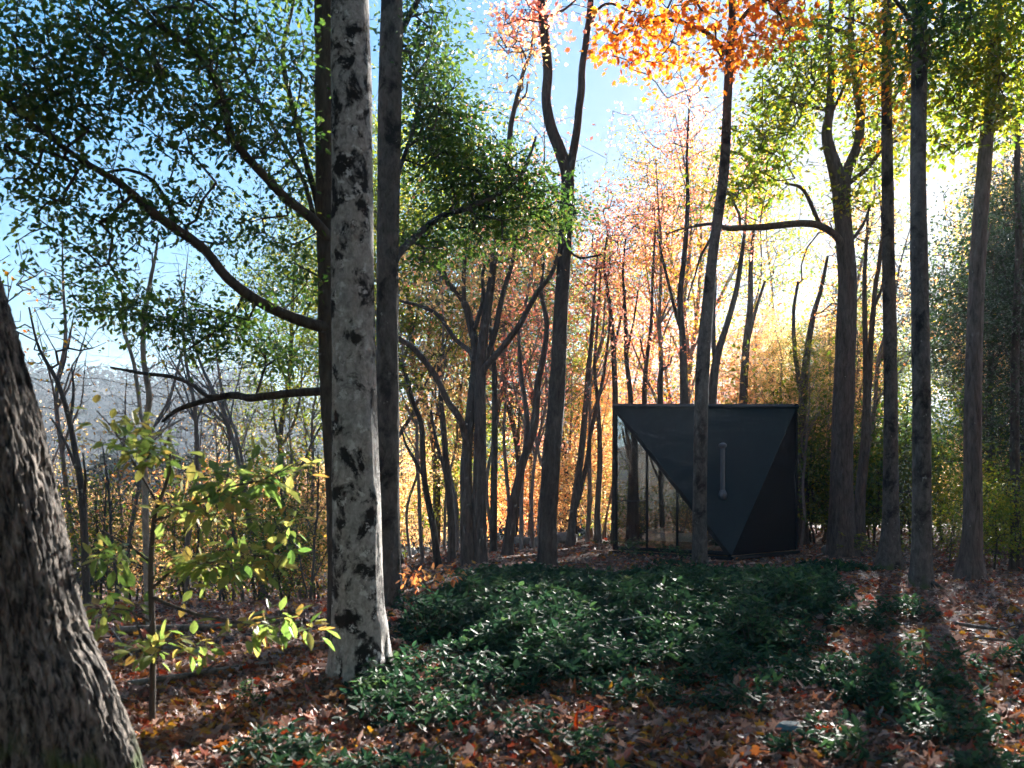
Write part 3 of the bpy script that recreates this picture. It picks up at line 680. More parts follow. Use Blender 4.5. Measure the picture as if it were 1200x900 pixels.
# curved stem T13 and neighbours
EX = [
 ('crooked stem bending near its foot, between the candelabra tree and the forked trunk', 24.0, [(594, 648, 13), (600, 600, 11), (612, 545, 9.5), (626, 500, 9), (630, 450, 8), (637, 417, 7), (641, 380, 6), (634, 343, 5), (636, 320, 3), (640, 280, 2)], [(24.0, [(612, 545, 6), (618, 500, 5), (612, 440, 4), (606, 380, 3)], .6)], 'orange', 'brown'),
 ('thin straight dark stem between the candelabra tree and the crooked stem', 26.0, [(578, 646, 9), (579, 560, 8), (580, 480, 7), (579, 430, 6), (575, 390, 4), (574, 330, 2)], [], 'gold', 'dark'),
 ('leaning dark stem beside the candelabra tree, curving away from it as it rises', 22.5, [(514, 664, 9), (508, 620, 8), (497, 560, 7), (494, 500, 6), (484, 470, 5), (476, 440, 4), (462, 410, 2)], [(22.5, [(498, 560, 5), (486, 540, 4), (476, 520, 3), (470, 500, 2)], .4)], 'lime', 'dark'),
 ('thin brown stem with a low fork, closest to the foot of the candelabra tree', 23.5, [(530, 650, 10), (528, 600, 8), (523, 550, 8), (520, 500, 6), (516, 460, 5), (513, 420, 3)], [(23.5, [(523, 555, 5), (512, 520, 4), (505, 480, 3)], .4)], 'gold', 'brown'),
 ('pair of slim stems joined at the foot, between the forked trunk and the cabin', 29.0, [(668, 642, 11), (672, 600, 9), (680, 540, 8), (686, 480, 7), (690, 430, 6), (693, 400, 5), (697, 340, 3), (700, 300, 2)], [(29.0, [(672, 600, 7), (684, 560, 6), (694, 500, 5), (705, 450, 4), (712, 400, 3), (716, 350, 2)], .6)], 'red', 'brown'),
 ('upright thin stem standing close to the left edge of the black cabin', 31.0, [(701, 640, 9), (700, 600, 7), (703, 540, 6), (701, 480, 5), (697, 430, 4), (700, 380, 3), (704, 320, 2)], [], 'red', 'brown'),
 ('tallest thin stem rising behind the left end of the cabin roof', 31.0, [(720, 640, 9), (721, 560, 8), (721, 470, 7), (719, 410, 6), (716, 370, 5), (712, 340, 4), (708, 310, 3), (712, 270, 2)], [(31, [(719, 410, 4), (726, 380, 3), (734, 340, 2)], .4)], 'red', 'dark'),
 ('second thin stem behind the cabin roof, slightly bowed', 32.0, [(738, 640, 9), (739, 560, 7), (739, 470, 6), (734, 420, 5), (733, 370, 4), (730, 320, 3), (733, 280, 2)], [(32, [(734, 420, 3), (742, 380, 2.5), (748, 340, 2)], .4)], 'red', 'dark'),
 ('third thin stem behind the cabin roof, curving right at the top', 33.0, [(757, 640, 9), (756, 560, 7), (755, 470, 6), (757, 430, 5), (763, 380, 4), (765, 320, 3), (768, 270, 2)], [(33, [(757, 430, 3), (750, 395, 2)], .4)], 'red', 'brown'),
 ('short crooked snag behind the cabin roof with two stubby arms', 30.0, [(774, 640, 9), (774, 560, 8), (774, 480, 7), (773, 445, 6), (776, 430, 5), (775, 418, 3)], [(30, [(776, 434, 4), (784, 428, 3), (787, 418, 2)], .2)], None, 'dark'),
 ('stem directly behind the trunk in front of the cabin, with many red-leaved twigs', 30.0, [(806, 640, 13), (804, 560, 11), (802, 470, 10), (800, 400, 8), (797, 350, 7), (802, 300, 6), (806, 240, 5), (805, 180, 3), (808, 120, 2)], [(30, [(802, 400, 5), (790, 360, 4), (778, 310, 3), (770, 270, 2)], .5)], 'red', 'dark'),
 ('dark stem leaning right behind the cabin roof among red leaves', 29.0, [(832, 640, 15), (833, 540, 13), (834, 470, 12), (840, 420, 9), (852, 380, 7), (863, 340, 6), (869, 300, 5), (874, 260, 3), (876, 220, 2)], [(29, [(838, 430, 6), (836, 380, 5), (838, 330, 4), (836, 280, 2)], .5)], 'red', 'dark'),
 ('greenish stem behind the right half of the cabin roof under golden leaves', 33.0, [(872, 640, 13), (872, 540, 12), (871, 470, 10), (874, 410, 9), (879, 360, 7), (880, 310, 5), (884, 260, 3)], [(33, [(874, 410, 5), (884, 370, 4), (896, 330, 3)], .5)], 'gold', 'brown'),
 ('stem at the right end of the cabin roof splitting into a high Y', 31.0, [(940, 640, 13), (939, 540, 11), (941, 470, 10), (945, 420, 8), (953, 370, 6), (962, 340, 5), (970, 300, 3)], [(31, [(941, 470, 6), (932, 420, 5), (930, 370, 4), (935, 330, 3)], .5)], 'orange', 'brown'),
]
for k, (lab, D, tr, lb, lf, bk) in enumerate(EX):
    top = tr[-1]; n = 0 if lf is None else 26
    cl = []
    if lf:
        cl = [(top[0], top[1] + 30, 34, 60, D, 1.6, 20), (top[0] + 5, top[1] - 30, 30, 35, D, 1.4, 9)]
        if k < 4: cl = [(top[0], top[1] + 25, 30, 45, D, 1.4, 26)]
    traced_tree('maple_tree', lab, 'tree', D, tr, lb, cl, bark=bk, leaf=lf or 'red', per=7, spread=.30, size=.125, seed=40 + k, sides=14, amp=.10, flare=.4, attach_low=4.5 if k >= 4 else 3.5, tip=.007, step=.2, lsides=7)

# ---- left side: thin bare trees above the valley
traced_tree('young_tree', 'thin pale crooked stem with whitish bark, behind the bright green sapling', 'tree', 10.5,
    [(176, 760, 8), (173, 690, 8), (170, 590, 7.5), (169, 507, 7), (175, 467, 7), (168, 417, 6), (170, 367, 5.5), (176, 330, 4.5), (182, 300, 3.5), (186, 270, 2)],
    limbs=[(10.5, [(170, 500, 5), (165, 487, 4.5), (157, 427, 4.5), (143, 383, 4), (143, 340, 3.5), (122, 300, 3), (108, 280, 1.6)], .4), (10.5, [(170, 520, 4), (190, 505, 3), (216, 490, 2)], .5)],
    clumps=[(150, 300, 60, 40, 10.5, .8, 20), (180, 420, 50, 50, 10.5, .8, 14)], bark='pale', leaf='lime', per=1, spread=.1, size=.07, seed=61, sides=12, amp=.12, flare=.2, attach_low=2.0, tip=.003, step=.08)
traced_tree('young_tree', 'dark slim bare tree leaning beside the huge furrowed trunk', 'tree', 13.0,
    [(102, 720, 9), (97, 590, 8), (90, 540, 7), (80, 487, 6), (67, 447, 5), (52, 420, 4), (43, 400, 3), (34, 360, 2)],
    limbs=[(13, [(82, 495, 4), (86, 460, 3), (84, 430, 2)], .3), (13, [(94, 560, 4), (76, 520, 3), (58, 490, 2)], .4), (13, [(97, 600, 4), (99, 560, 3), (98, 530, 2)], -.3)],
    clumps=[(60, 400, 60, 50, 13, .8, 34), (30, 330, 40, 40, 13, .8, 20)], bark='grey', leaf='mixed', per=1, spread=.12, size=.08, seed=62, sides=12, attach_low=2.6, tip=.004, step=.1)

# foreground sapling with large lit leaves
sap = traced_tree('sapling', 'young sapling with big bright yellow-green leaves between the furrowed trunk and the mottled trunk', 'sapling', 6.1,
    [(178, 838, 8), (179, 790, 7), (179, 740, 7), (177, 690, 6.5), (178, 640, 6), (182, 600, 5), (192, 575, 4), (200, 545, 3), (196, 505, 2)],
    limbs=[(6.1, [(178, 700, 4.5), (215, 716, 4), (250, 727, 4), (290, 730, 3), (335, 722, 2)], -.3), (6.1, [(178, 660, 4), (150, 640, 3), (120, 625, 2)], .2),
           (6.1, [(178, 690, 4), (205, 665, 3.5), (250, 660, 2.5), (300, 650, 2), (350, 655, 1.5)], .4), (6.1, [(180, 610, 4), (215, 600, 3), (260, 575, 2.5), (305, 565, 2), (350, 540, 1.5)], -.4),
           (6.1, [(184, 590, 3), (160, 545, 2.5), (130, 500, 2), (112, 480, 1.5)], .2), (6.1, [(178, 730, 3), (150, 715, 2), (122, 712, 1.5)], -.3), (6.1, [(179, 770, 3), (165, 745, 2.5), (155, 715, 2)], .2)],
    clumps=[(150, 500, 45, 30, 6.1, .4, 19), (290, 560, 75, 30, 6.1, .5, 41), (230, 590, 50, 25, 6.1, .4, 19), (290, 650, 70, 25, 6.2, .5, 38), (130, 650, 30, 20, 6.1, .3, 15), (130, 710, 30, 16, 6.0, .3, 15), (330, 735, 50, 18, 5.9, .4, 26),
            (210, 760, 60, 16, 6.0, .3, 19), (190, 530, 30, 30, 6.1, .3, 13), (230, 660, 40, 30, 6.1, .4, 17), (300, 600, 60, 25, 6.2, .4, 17)],
    bark='brown', leaf='sapling', per=2.6, spread=.06, size=.115, template='oval', seed=64, sides=12, amp=.08, flare=.25, attach_low=.4, seg=.15, tip=.0016, step=.06, flat=.75, lsides=7)

# little orange-leaved sprig by the second trunk
traced_tree('seedling', 'low seedling with glowing orange leaves at the foot of the dark grey straight trunk', 'seedling', 11.4,
    [(506, 712, 3), (500, 690, 2.5), (490, 672, 2), (478, 662, 1.5)], limbs=[(11.4, [(500, 690, 2), (515, 674, 2), (532, 662, 1)], .2)],
    clumps=[(490, 674, 28, 12, 11.4, .3, 16), (525, 672, 20, 10, 11.5, .3, 10)], bark='brown', leaf='orange', per=2.5, spread=.06, size=.10, template='oval', seed=66, sides=6, flare=0, attach_low=.1, seg=.1, tip=.0015, step=.05, flat=.75, lsides=5)

# ================================================================== WOODS BEHIND (prototypes, copied)
protos = {}
def PR(key, *a, **k): protos[key] = proto_tree(*a, **k)
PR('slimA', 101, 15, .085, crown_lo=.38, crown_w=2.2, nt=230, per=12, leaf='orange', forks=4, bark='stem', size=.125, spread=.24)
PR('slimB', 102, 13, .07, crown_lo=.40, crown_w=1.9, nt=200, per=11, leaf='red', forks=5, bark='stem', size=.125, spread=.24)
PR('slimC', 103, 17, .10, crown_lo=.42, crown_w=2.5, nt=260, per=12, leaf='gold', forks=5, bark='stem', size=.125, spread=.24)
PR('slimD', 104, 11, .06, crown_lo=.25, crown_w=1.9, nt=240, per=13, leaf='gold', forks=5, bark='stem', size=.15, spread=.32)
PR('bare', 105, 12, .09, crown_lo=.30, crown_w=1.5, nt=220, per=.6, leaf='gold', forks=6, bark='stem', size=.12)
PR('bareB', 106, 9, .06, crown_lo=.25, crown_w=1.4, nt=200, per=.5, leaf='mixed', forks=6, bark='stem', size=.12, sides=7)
PR('full', 107, 14, .16, crown_lo=.18, crown_w=3.6, nt=560, per=18, leaf='lime', forks=7, bark='grey', size=.17, spread=.38)
PR('tall', 108, 21, .20, crown_lo=.33, crown_w=3.9, nt=650, per=26, leaf='lime', forks=8, bark='brown', size=.145, spread=.33)
PR('hem', 109, 12, .14, crown_lo=.06, crown_w=2.4, nt=520, per=20, leaf='hemlock', forks=1, bark='dark', size=.10, spread=.26, evergreen=True)
PR('bush', 110, 3.2, .03, crown_lo=.12, crown_w=1.4, nt=170, per=10, leaf='lime', forks=5, bark='dark', size=.10, spread=.20, sides=6, seg=.3, tip=.004)
PR('thicket', 112, 3.0, .022, crown_lo=.10, crown_w=1.3, nt=170, per=.7, leaf='gold', forks=6, bark='grey', size=.09, spread=.18, sides=6, seg=.3, tip=.0035)
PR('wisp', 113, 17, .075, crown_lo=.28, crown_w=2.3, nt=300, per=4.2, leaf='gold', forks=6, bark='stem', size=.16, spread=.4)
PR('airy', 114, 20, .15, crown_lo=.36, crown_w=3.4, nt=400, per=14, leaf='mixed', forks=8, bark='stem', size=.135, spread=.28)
PR('bushB', 111, 2.2, .025, crown_lo=.10, crown_w=1.2, nt=130, per=9, leaf='gold', forks=5, bark='dark', size=.10, spread=.18, sides=6, seg=.3, tip=.004)

rr_ = np.random.default_rng(77)
HT = {'slimA': 15, 'slimB': 13, 'slimC': 17, 'slimD': 11, 'full': 14, 'tall': 21, 'hem': 12, 'bare': 0, 'bareB': 0, 'bush': 3.2, 'bushB': 2.2, 'thicket': 3, 'wisp': 0, 'airy': 20}
SHAFTS = [(6.2, 12.8, 0, 1.9), (8.4, 13.2, 0, 2.2), (5.0, 8.6, 0, 1.2), (-1.3, 7.3, 1.0, 1.4), (-1.9, 4.4, .2, 2.0), (-2.5, 6.1, 1.0, 1.2), (4.0, 8.5, .3, .8)]
def in_shaft(x, y, H, w):
    for sx, sy, sz, rad in SHAFTS:
        dx, dy = x - sx, y - sy
        al = dx * .41 + dy * .912; pe = abs(dx * .912 - dy * .41)
        if al > 2 and pe < rad + w and H > sz + al * .30: return True
    return False
GSH = SHAFTS[:3]
def put(kind, px, D, s, label, cat, group, leaf=None, bark=None, name='maple_tree', tilt=.06):
    x = (px - 600) / F * D
    if in_shaft(x, D, HT[kind] * s, {'tall': 2.6, 'full': 2.2, 'hem': 1.2}.get(kind, 1.3) * s * .8):
        if HT[kind] < 5 or in_shaft(x, D, 20, -.7): return None
        kind = 'wisp'; s = min(1.15, s * HT.get('slimA') / 15.0)
    return plant_copy(protos[kind], x, D, s, rr_.uniform(0, 6.28), name, label, cat, group, leaf, bark, (rr_.normal() * tilt, rr_.normal() * tilt), None)

# slender woods between the dark trunks and the cabin
L1 = 'slender stem in the backlit orange and gold wood left of the cabin'; G1 = 'slender trees of the orange wood left of the cabin'
for px in [440, 462, 474, 486, 499, 521, 536, 545, 586, 592, 606, 612, 620, 628, 636, 652, 660, 676, 683, 690, 708, 716]:
    D = rr_.uniform(27, 44)
    put(['slimA', 'wisp', 'slimD', 'wisp', 'bare', 'bare'][rr_.integers(6)], px + rr_.uniform(-4, 4), D, rr_.uniform(.66, .9), L1, 'tree', G1, leaf=['orange', 'red', 'gold', 'orange', 'gold'][rr_.integers(5)])
for px in np.linspace(430, 730, 10):
    D = rr_.uniform(50, 80)
    put(['slimA', 'slimD', 'slimC', 'full'][rr_.integers(4)], px + rr_.uniform(-8, 8), D, rr_.uniform(.55, .85), L1, 'tree', G1, leaf=['orange', 'gold', 'gold', 'red', 'lime'][rr_.integers(5)])
# low golden brush along the crest
L2 = 'golden bush glowing behind the crest left of the cabin'; G2 = 'golden bushes along the crest'
for px in np.linspace(420, 730, 14):
    put(['bush', 'bushB'][rr_.integers(2)], px + rr_.uniform(-8, 8), rr_.uniform(33, 44), rr_.uniform(.9, 1.5), L2, 'bush', G2, leaf=['gold', 'gold', 'lime', 'orange'][rr_.integers(4)], name='bush')
# above and behind the cabin
L3 = 'slender tree with glowing leaves far behind the black cabin'; G3 = 'slender trees behind the cabin'
for px in np.linspace(735, 945, 9):
    D = rr_.uniform(36, 70)
    put(['slimA', 'slimB', 'slimC', 'bare', 'slimC'][rr_.integers(5)], px + rr_.uniform(-6, 6), D, rr_.uniform(.8, 1.15), L3, 'tree', G3, leaf=['red', 'red', 'gold', 'orange', 'lime'][rr_.integers(5)])
L4 = 'bushy tree with golden green leaves just behind the cabin'; G4 = 'bushy trees just behind the cabin'
for px, D, s, lf in [(875, 34, 1.9, 'gold'), (900, 36, 2.0, 'lime'), (925, 33, 1.8, 'lime'), (850, 38, 1.8, 'gold'), (785, 36, 1.55, 'gold'), (760, 40, 1.5, 'orange')]:
    put('bush', px, D, s, L4, 'tree', G4, leaf=lf, name='bushy_tree')
for px, D, s, lf in [(868, 40, .62, 'gold'), (893, 37, .60, 'orange'), (915, 42, .68, 'gold'), (940, 36, .55, 'lime'), (962, 41, .62, 'gold'), (850, 46, .7, 'red')]:
    x = (px - 600) / F * D
    plant_copy(protos['airy'], x, D, s * .8, rr_.uniform(0, 6), 'maple_tree', L3, 'tree', G3, leaf=lf)
for px, D, s, lf in [(925, 33, .42, 'gold'), (948, 37, .46, 'lime'), (966, 32, .42, 'gold'), (980, 39, .48, 'orange'), (905, 36, .42, 'gold'), (938, 30, .36, 'lime')]:
    plant_copy(protos['airy'], (px - 600) / F * D, D, s, rr_.uniform(0, 6), 'maple_tree', L3, 'tree', G3, leaf=lf)
# right-hand woods
L5 = 'tree of the backlit yellow-green wood right of the cabin'; G5 = 'trees of the yellow-green wood right of the cabin'
for px in np.linspace(945, 1290, 24):
    D = rr_.uniform(30, 62)
    put(['slimA', 'slimC', 'tall', 'bare', 'slimC'][rr_.integers(5)], px + rr_.uniform(-8, 8), D, rr_.uniform(.8, 1.05), L5, 'tree', G5, leaf=['lime', 'mixed', 'gold', 'orange', 'lime', 'mixed'][rr_.integers(6)])
L6 = 'dark evergreen in the shade behind the trunks right of the cabin'; G6 = 'dark evergreens right of the cabin'
for px, D, s in [(1118, 33, .75), (1165, 29, .85), (1205, 25, .9), (1100, 40, .8), (1235, 30, .9), (975, 42, .55), (1140, 44, .9), (1180, 38, 1.0)]:
    put('hem', px, D, s, L6, 'tree', G6, name='hemlock_tree', tilt=.02)
for px, D, s in [(1168, 31, 1.1), (1190, 28, 1.0), (1212, 33, 1.0), (1150, 40, 1.3), (1230, 27, 1.1), (1178, 45, 1.2), (1205, 24, .8), (1135, 50, 1.1)]:
    plant_copy(protos['hem'], (px - 600) / F * D, D, s, rr_.uniform(0, 6), 'hemlock_tree', L6, 'tree', G6)
L7 = 'leafy understory bush in the shade right of the cabin'; G7 = 'understory bushes right of the cabin'
for px in np.linspace(938, 1230, 30):
    put(['bush', 'bushB', 'bush'][rr_.integers(3)], px + rr_.uniform(-7, 7), rr_.uniform(27, 38), rr_.uniform(.8, 1.6), L7, 'bush', G7, leaf=['lime', 'green', 'green', 'lime', 'gold'][rr_.integers(5)], name='bush')
for px in np.linspace(945, 1260, 22):
    put(['bush', 'bush', 'hem'][rr_.integers(3)], px + rr_.uniform(-7, 7), rr_.uniform(42, 58), rr_.uniform(.9, 1.4) if 0 else rr_.uniform(.35, .6) * 2.4, L7, 'bush', G7, leaf=['green', 'lime', 'hemlock'][rr_.integers(3)], name='bush')
for px, D, s, lf in [(120, 20, .9, 'lime'), (150, 24, 1.1, 'gold'), (215, 22, .9, 'lime'), (262, 26, 1.2, 'lime'), (300, 23, 1.0, 'gold'), (330, 19, .7, 'green'), (355, 24, 1.2, 'lime'), (372, 20, .8, 'gold'), (95, 26, 1.1, 'gold'), (240, 30, 1.3, 'orange')]:
    put('bush', px, D, s, 'leafy yellow-green bush on the slope behind the bright green sapling', 'bush', 'leafy bushes behind the sapling', leaf=lf, name='bush')
for px in np.linspace(935, 1100, 16):
    D = rr_.uniform(36, 50); plant_copy(protos['bush'], (px - 600) / F * D, D, rr_.uniform(.8, 1.2), rr_.uniform(0, 6), 'bush', L7, 'bush', G7, leaf=['lime', 'green', 'gold'][rr_.integers(3)])
L8 = 'pale yellow leaved bush among the feet of the straight trunks at the right'; G8 = 'pale yellow bushes at the right'
for px, D, s in [(1112, 21, .55), (1166, 19.5, .72), (1200, 19, .8), (1128, 24, .9), (1188, 22, .95), (1225, 20, .8)]:
    put('bushB', px, D, s, L8, 'bush', G8, leaf='lime', name='bush')

L15 = 'tall yellow-green crown filling the upper right behind the straight trunks'; G15 = 'tall crowns at the upper right'
for px, D, s, lf in [(905, 33, 1.0, 'lime'), (950, 40, 1.1, 'mixed'), (1000, 34, .95, 'lime'), (1130, 28, .95, 'lime'), (1165, 33, 1.1, 'lime'), (1200, 27, 1.0, 'mixed'), (1240, 34, 1.1, 'gold'), (1110, 44, 1.25, 'gold'), (880, 45, 1.1, 'lime'), (1180, 46, 1.25, 'mixed'), (1150, 24, .8, 'lime'), (930, 50, 1.3, 'mixed'), (1040, 60, 1.3, 'lime')]:
    put('tall', px, D, s, L15, 'tree', G15, leaf=lf, tilt=.03, name='oak_tree')
L16 = 'thin see-through tree standing in the glare of the low sun'; G16 = 'thin trees in the glare'
for px in np.linspace(880, 1240, 20):
    q_, D_ = px + rr_.uniform(-8, 8), rr_.uniform(28, 58)
    if in_shaft((q_ - 600) / F * D_, D_, 20, -.4): continue
    put('wisp', q_, D_, rr_.uniform(.8, 1.25), L16, 'tree', G16, leaf=['gold', 'orange', 'lime', 'red'][rr_.integers(4)])
# left: valley trees
L9 = 'bare grey tree on the slope between the furrowed trunk and the mottled trunk'; G9 = 'bare trees on the left slope'
for px in [112, 128, 146, 205, 222, 238, 262, 275, 291, 305, 322, 338, 352, 362, 372, 90, 60, 30]:
    put(['bare', 'bareB', 'bare'][rr_.integers(3)], px + rr_.uniform(-5, 5), rr_.uniform(17, 34), rr_.uniform(.55, .85), L9, 'tree', G9, name='bare_tree', tilt=.12)
L10 = 'tree with turning leaves on the far side of the left valley'; G10 = 'turning trees across the left valley'
for px in np.linspace(-20, 430, 26):
    D = rr_.uniform(34, 75)
    put(['bareB', 'bare', 'bare', 'bareB', 'wisp', 'bare'][rr_.integers(6)], px + rr_.uniform(-8, 8), D, rr_.uniform(.35, .65), L10, 'tree', G10, leaf=['gold', 'red', 'orange', 'lime', 'mixed'][rr_.integers(5)])
for px, D, s in [(298, 46, .42), (345, 40, .40), (250, 60, .5), (372, 52, .5)]: put('full', px, D, s, L10, 'tree', G10, leaf='gold')
L11 = 'straggly thicket bush on the left slope below the hanging limb'; G11 = 'thicket bushes on the left slope'
for px in np.linspace(90, 400, 30):
    put(['thicket', 'thicket', 'thicket', 'thicket', 'bushB'][rr_.integers(5)], px + rr_.uniform(-10, 10), rr_.uniform(15, 30), rr_.uniform(.6, 1.2), L11, 'bush', G11, leaf=['gold', 'mixed', 'orange', 'green', 'mixed'][rr_.integers(5)], name='bush')
# tall crowns seen between the trunks at the upper left of centre
L12 = 'tall green and yellow crown standing behind the dark straight trunks left of centre'; G12 = 'tall crowns left of centre'
for px, D, s, lf in [(510, 34, .80, 'lime'), (470, 30, .74, 'lime'), (560, 36, .72, 'lime'), (600, 33, .62, 'green'), (655, 37, .68, 'lime'), (697, 43, .72, 'mixed'), (340, 30, .66, 'lime'), (430, 36, .85, 'lime')]:
    put('tall', px, D, s, L12, 'tree', G12, leaf=lf, name='oak_tree', tilt=.03)
L13 = 'tall tree with orange and red leaves standing right of the forked central trunk'; G13 = 'tall orange trees right of centre'
for px, D, s, lf in [(772, 34, .78, 'mixed'), (800, 40, .95, 'mixed')]:
    put('airy', px, D, s, L13, 'tree', G13, leaf=lf, tilt=.03)
# woods beside and behind the viewpoint: they shade the clearing and stand in the cabin glass
L14 = 'tree of the surrounding wood outside the picture'; G14 = 'surrounding wood'
for k in range(34):
    a = rr_.uniform(.75, 2 * math.pi - .75); d = rr_.uniform(13, 36)
    plant_copy(protos[['tall', 'full', 'slimC', 'slimA'][k % 4]], math.sin(a) * d, math.cos(a) * d + 4, rr_.uniform(.7, 1.0), rr_.uniform(0, 6), 'maple_tree', L14, 'tree', G14, leaf=['lime', 'gold', 'orange', 'mixed'][rr_.integers(4)])

for k in range(13):
    a = rr_.uniform(1.15, 2 * math.pi - 1.15); d = rr_.uniform(6.5, 14)
    plant_copy(protos[['full', 'full', 'tall'][k % 3]], math.sin(a) * d, math.cos(a) * d - 1.5, rr_.uniform(.7, 1.0), rr_.uniform(0, 6), 'maple_tree', L14, 'tree', G14, leaf=['green', 'lime', 'mixed'][rr_.integers(3)])
# ================================================================== GROUND COVER
def px_of(x, y): return 600 + F * x / y
def py_of(x, y): return HOR + F * EYE / y
def interp(xs, ys, v): return np.interp(v, xs, ys)

def shrub_density(px, py):
    """how thickly the glossy shrubs stand at a ground point (its place in the clearing)"""
    lo = interp([640, 662, 690, 720, 760, 800, 830, 860, 930], [660, 610, 550, 485, 455, 450, 380, 350, 300], py)
    hi = interp([640, 655, 680, 710, 740, 790, 830], [880, 930, 955, 975, 1010, 1030, 1000], py)
    q = np.stack([px / 55, py / 18, np.zeros_like(px)], -1)
    n = fbm(q, 3, 3); n2 = fbm(q * 2.3 + 5, 2, 8)
    edge = sstep(0, 60, px - lo + 90 * n) * sstep(0, 100, hi - px + 230 * n)
    main = edge * sstep(662, 682, py + 30 * n) * (1 - .82 * sstep(775, 850, py + 60 * n)) * np.clip(1.05 + 1.3 * n2, .35, 1)
    front = ((px > lo - 10) & (px < 640) & (py > 795)).astype(float) * np.clip(.95 - (px - 480) / 260, .22, .8)
    right = ((px > 1050) & (py > 785)).astype(float) * .45 * (n > -.05)
    mid = ((px >= 600) & (px < 1100) & (py > 800)).astype(float) * .42 * (n > -.08)
    return np.maximum.reduce([main, front, right, mid])

def sample_ground(n, y0, y1, r, margin=60):
    y = np.sqrt(r.uniform(y0 ** 2, y1 ** 2, n)); px = r.uniform(-margin, 1200 + margin, n)
    return (px - 600) / F * y, y

def ground_cover():
    r = np.random.default_rng(31)
    x, y = sample_ground(2600, 4.6, 21.5, r); px, py = px_of(x, y), py_of(x, y)
    k = r.uniform(0, 1, len(x)) < shrub_density(px, py)
    x, y, px, py = x[k], y[k], px[k], py[k]; ns = len(x)
    main = (py < 812)
    big = r.uniform(0, 1, ns) ** 1.6
    H = np.where(main, (.16 + .46 * big) * np.clip((y - 4) / 6, .5, 1.0), .10 + .14 * big) * np.clip((py - 654) / 62, .20, 1)
    Rd = np.where(main, .28 + .30 * big, .16 + .16 * big)
    per = (r.uniform(16, 34, ns) * (Rd / .35) ** 1.4 * np.interp(y, [5, 12, 20], [1.25, 1.0, .75])).astype(int) + 3
    idx = np.repeat(np.arange(ns), per); n = len(idx)
    rho = np.sqrt(r.uniform(0, 1, n)); th = r.uniform(0, 6.28, n)
    wx, wy = x[idx] + Rd[idx] * rho * np.cos(th), y[idx] + Rd[idx] * rho * np.sin(th)
    hh = H[idx] * (1 - .65 * rho ** 2) * r.uniform(.45, 1.12, n)
    top = np.stack([wx, wy, ground_h(wx, wy) + hh], -1)
    bx, by = x[idx] + (wx - x[idx]) * .35, y[idx] + (wy - y[idx]) * .35
    bot = np.stack([bx, by, ground_h(bx, by) - .02], -1)
    V1, Q1 = frusta(bot, top, np.full(n, .0035), np.full(n, .002), 3)
    m = 7
    az = (r.uniform(0, 6.28, n)[:, None] + np.arange(m)[None] * 2.4).ravel()
    el = np.tile(np.linspace(-.2, .8, m), n) + r.normal(size=n * m) * .25
    dd = np.stack([np.cos(az) * np.cos(el), np.sin(az) * np.cos(el), np.sin(el)], -1)
    pos = np.repeat(top, m, 0) + dd * .012 - np.array([0, 0, 1]) * r.uniform(0, .05, n * m)[:, None]
    size = np.repeat(r.uniform(.7, 1.3, n) * np.interp(wy, [5, 9, 14], [.066, .092, .115]), m) * r.uniform(.7, 1.15, n * m)
    keep = r.uniform(0, 1, n * m) < .86
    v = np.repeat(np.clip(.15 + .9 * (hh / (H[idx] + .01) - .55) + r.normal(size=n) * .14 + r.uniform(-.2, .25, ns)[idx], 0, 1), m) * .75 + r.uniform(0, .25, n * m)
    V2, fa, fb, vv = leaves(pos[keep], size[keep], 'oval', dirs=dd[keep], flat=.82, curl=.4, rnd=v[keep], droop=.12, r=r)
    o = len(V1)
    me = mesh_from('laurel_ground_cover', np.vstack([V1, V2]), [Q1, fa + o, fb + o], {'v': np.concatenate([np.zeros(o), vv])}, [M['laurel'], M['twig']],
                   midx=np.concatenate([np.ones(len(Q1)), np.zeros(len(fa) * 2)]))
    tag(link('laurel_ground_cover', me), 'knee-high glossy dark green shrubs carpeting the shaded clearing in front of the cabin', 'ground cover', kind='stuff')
ground_cover()

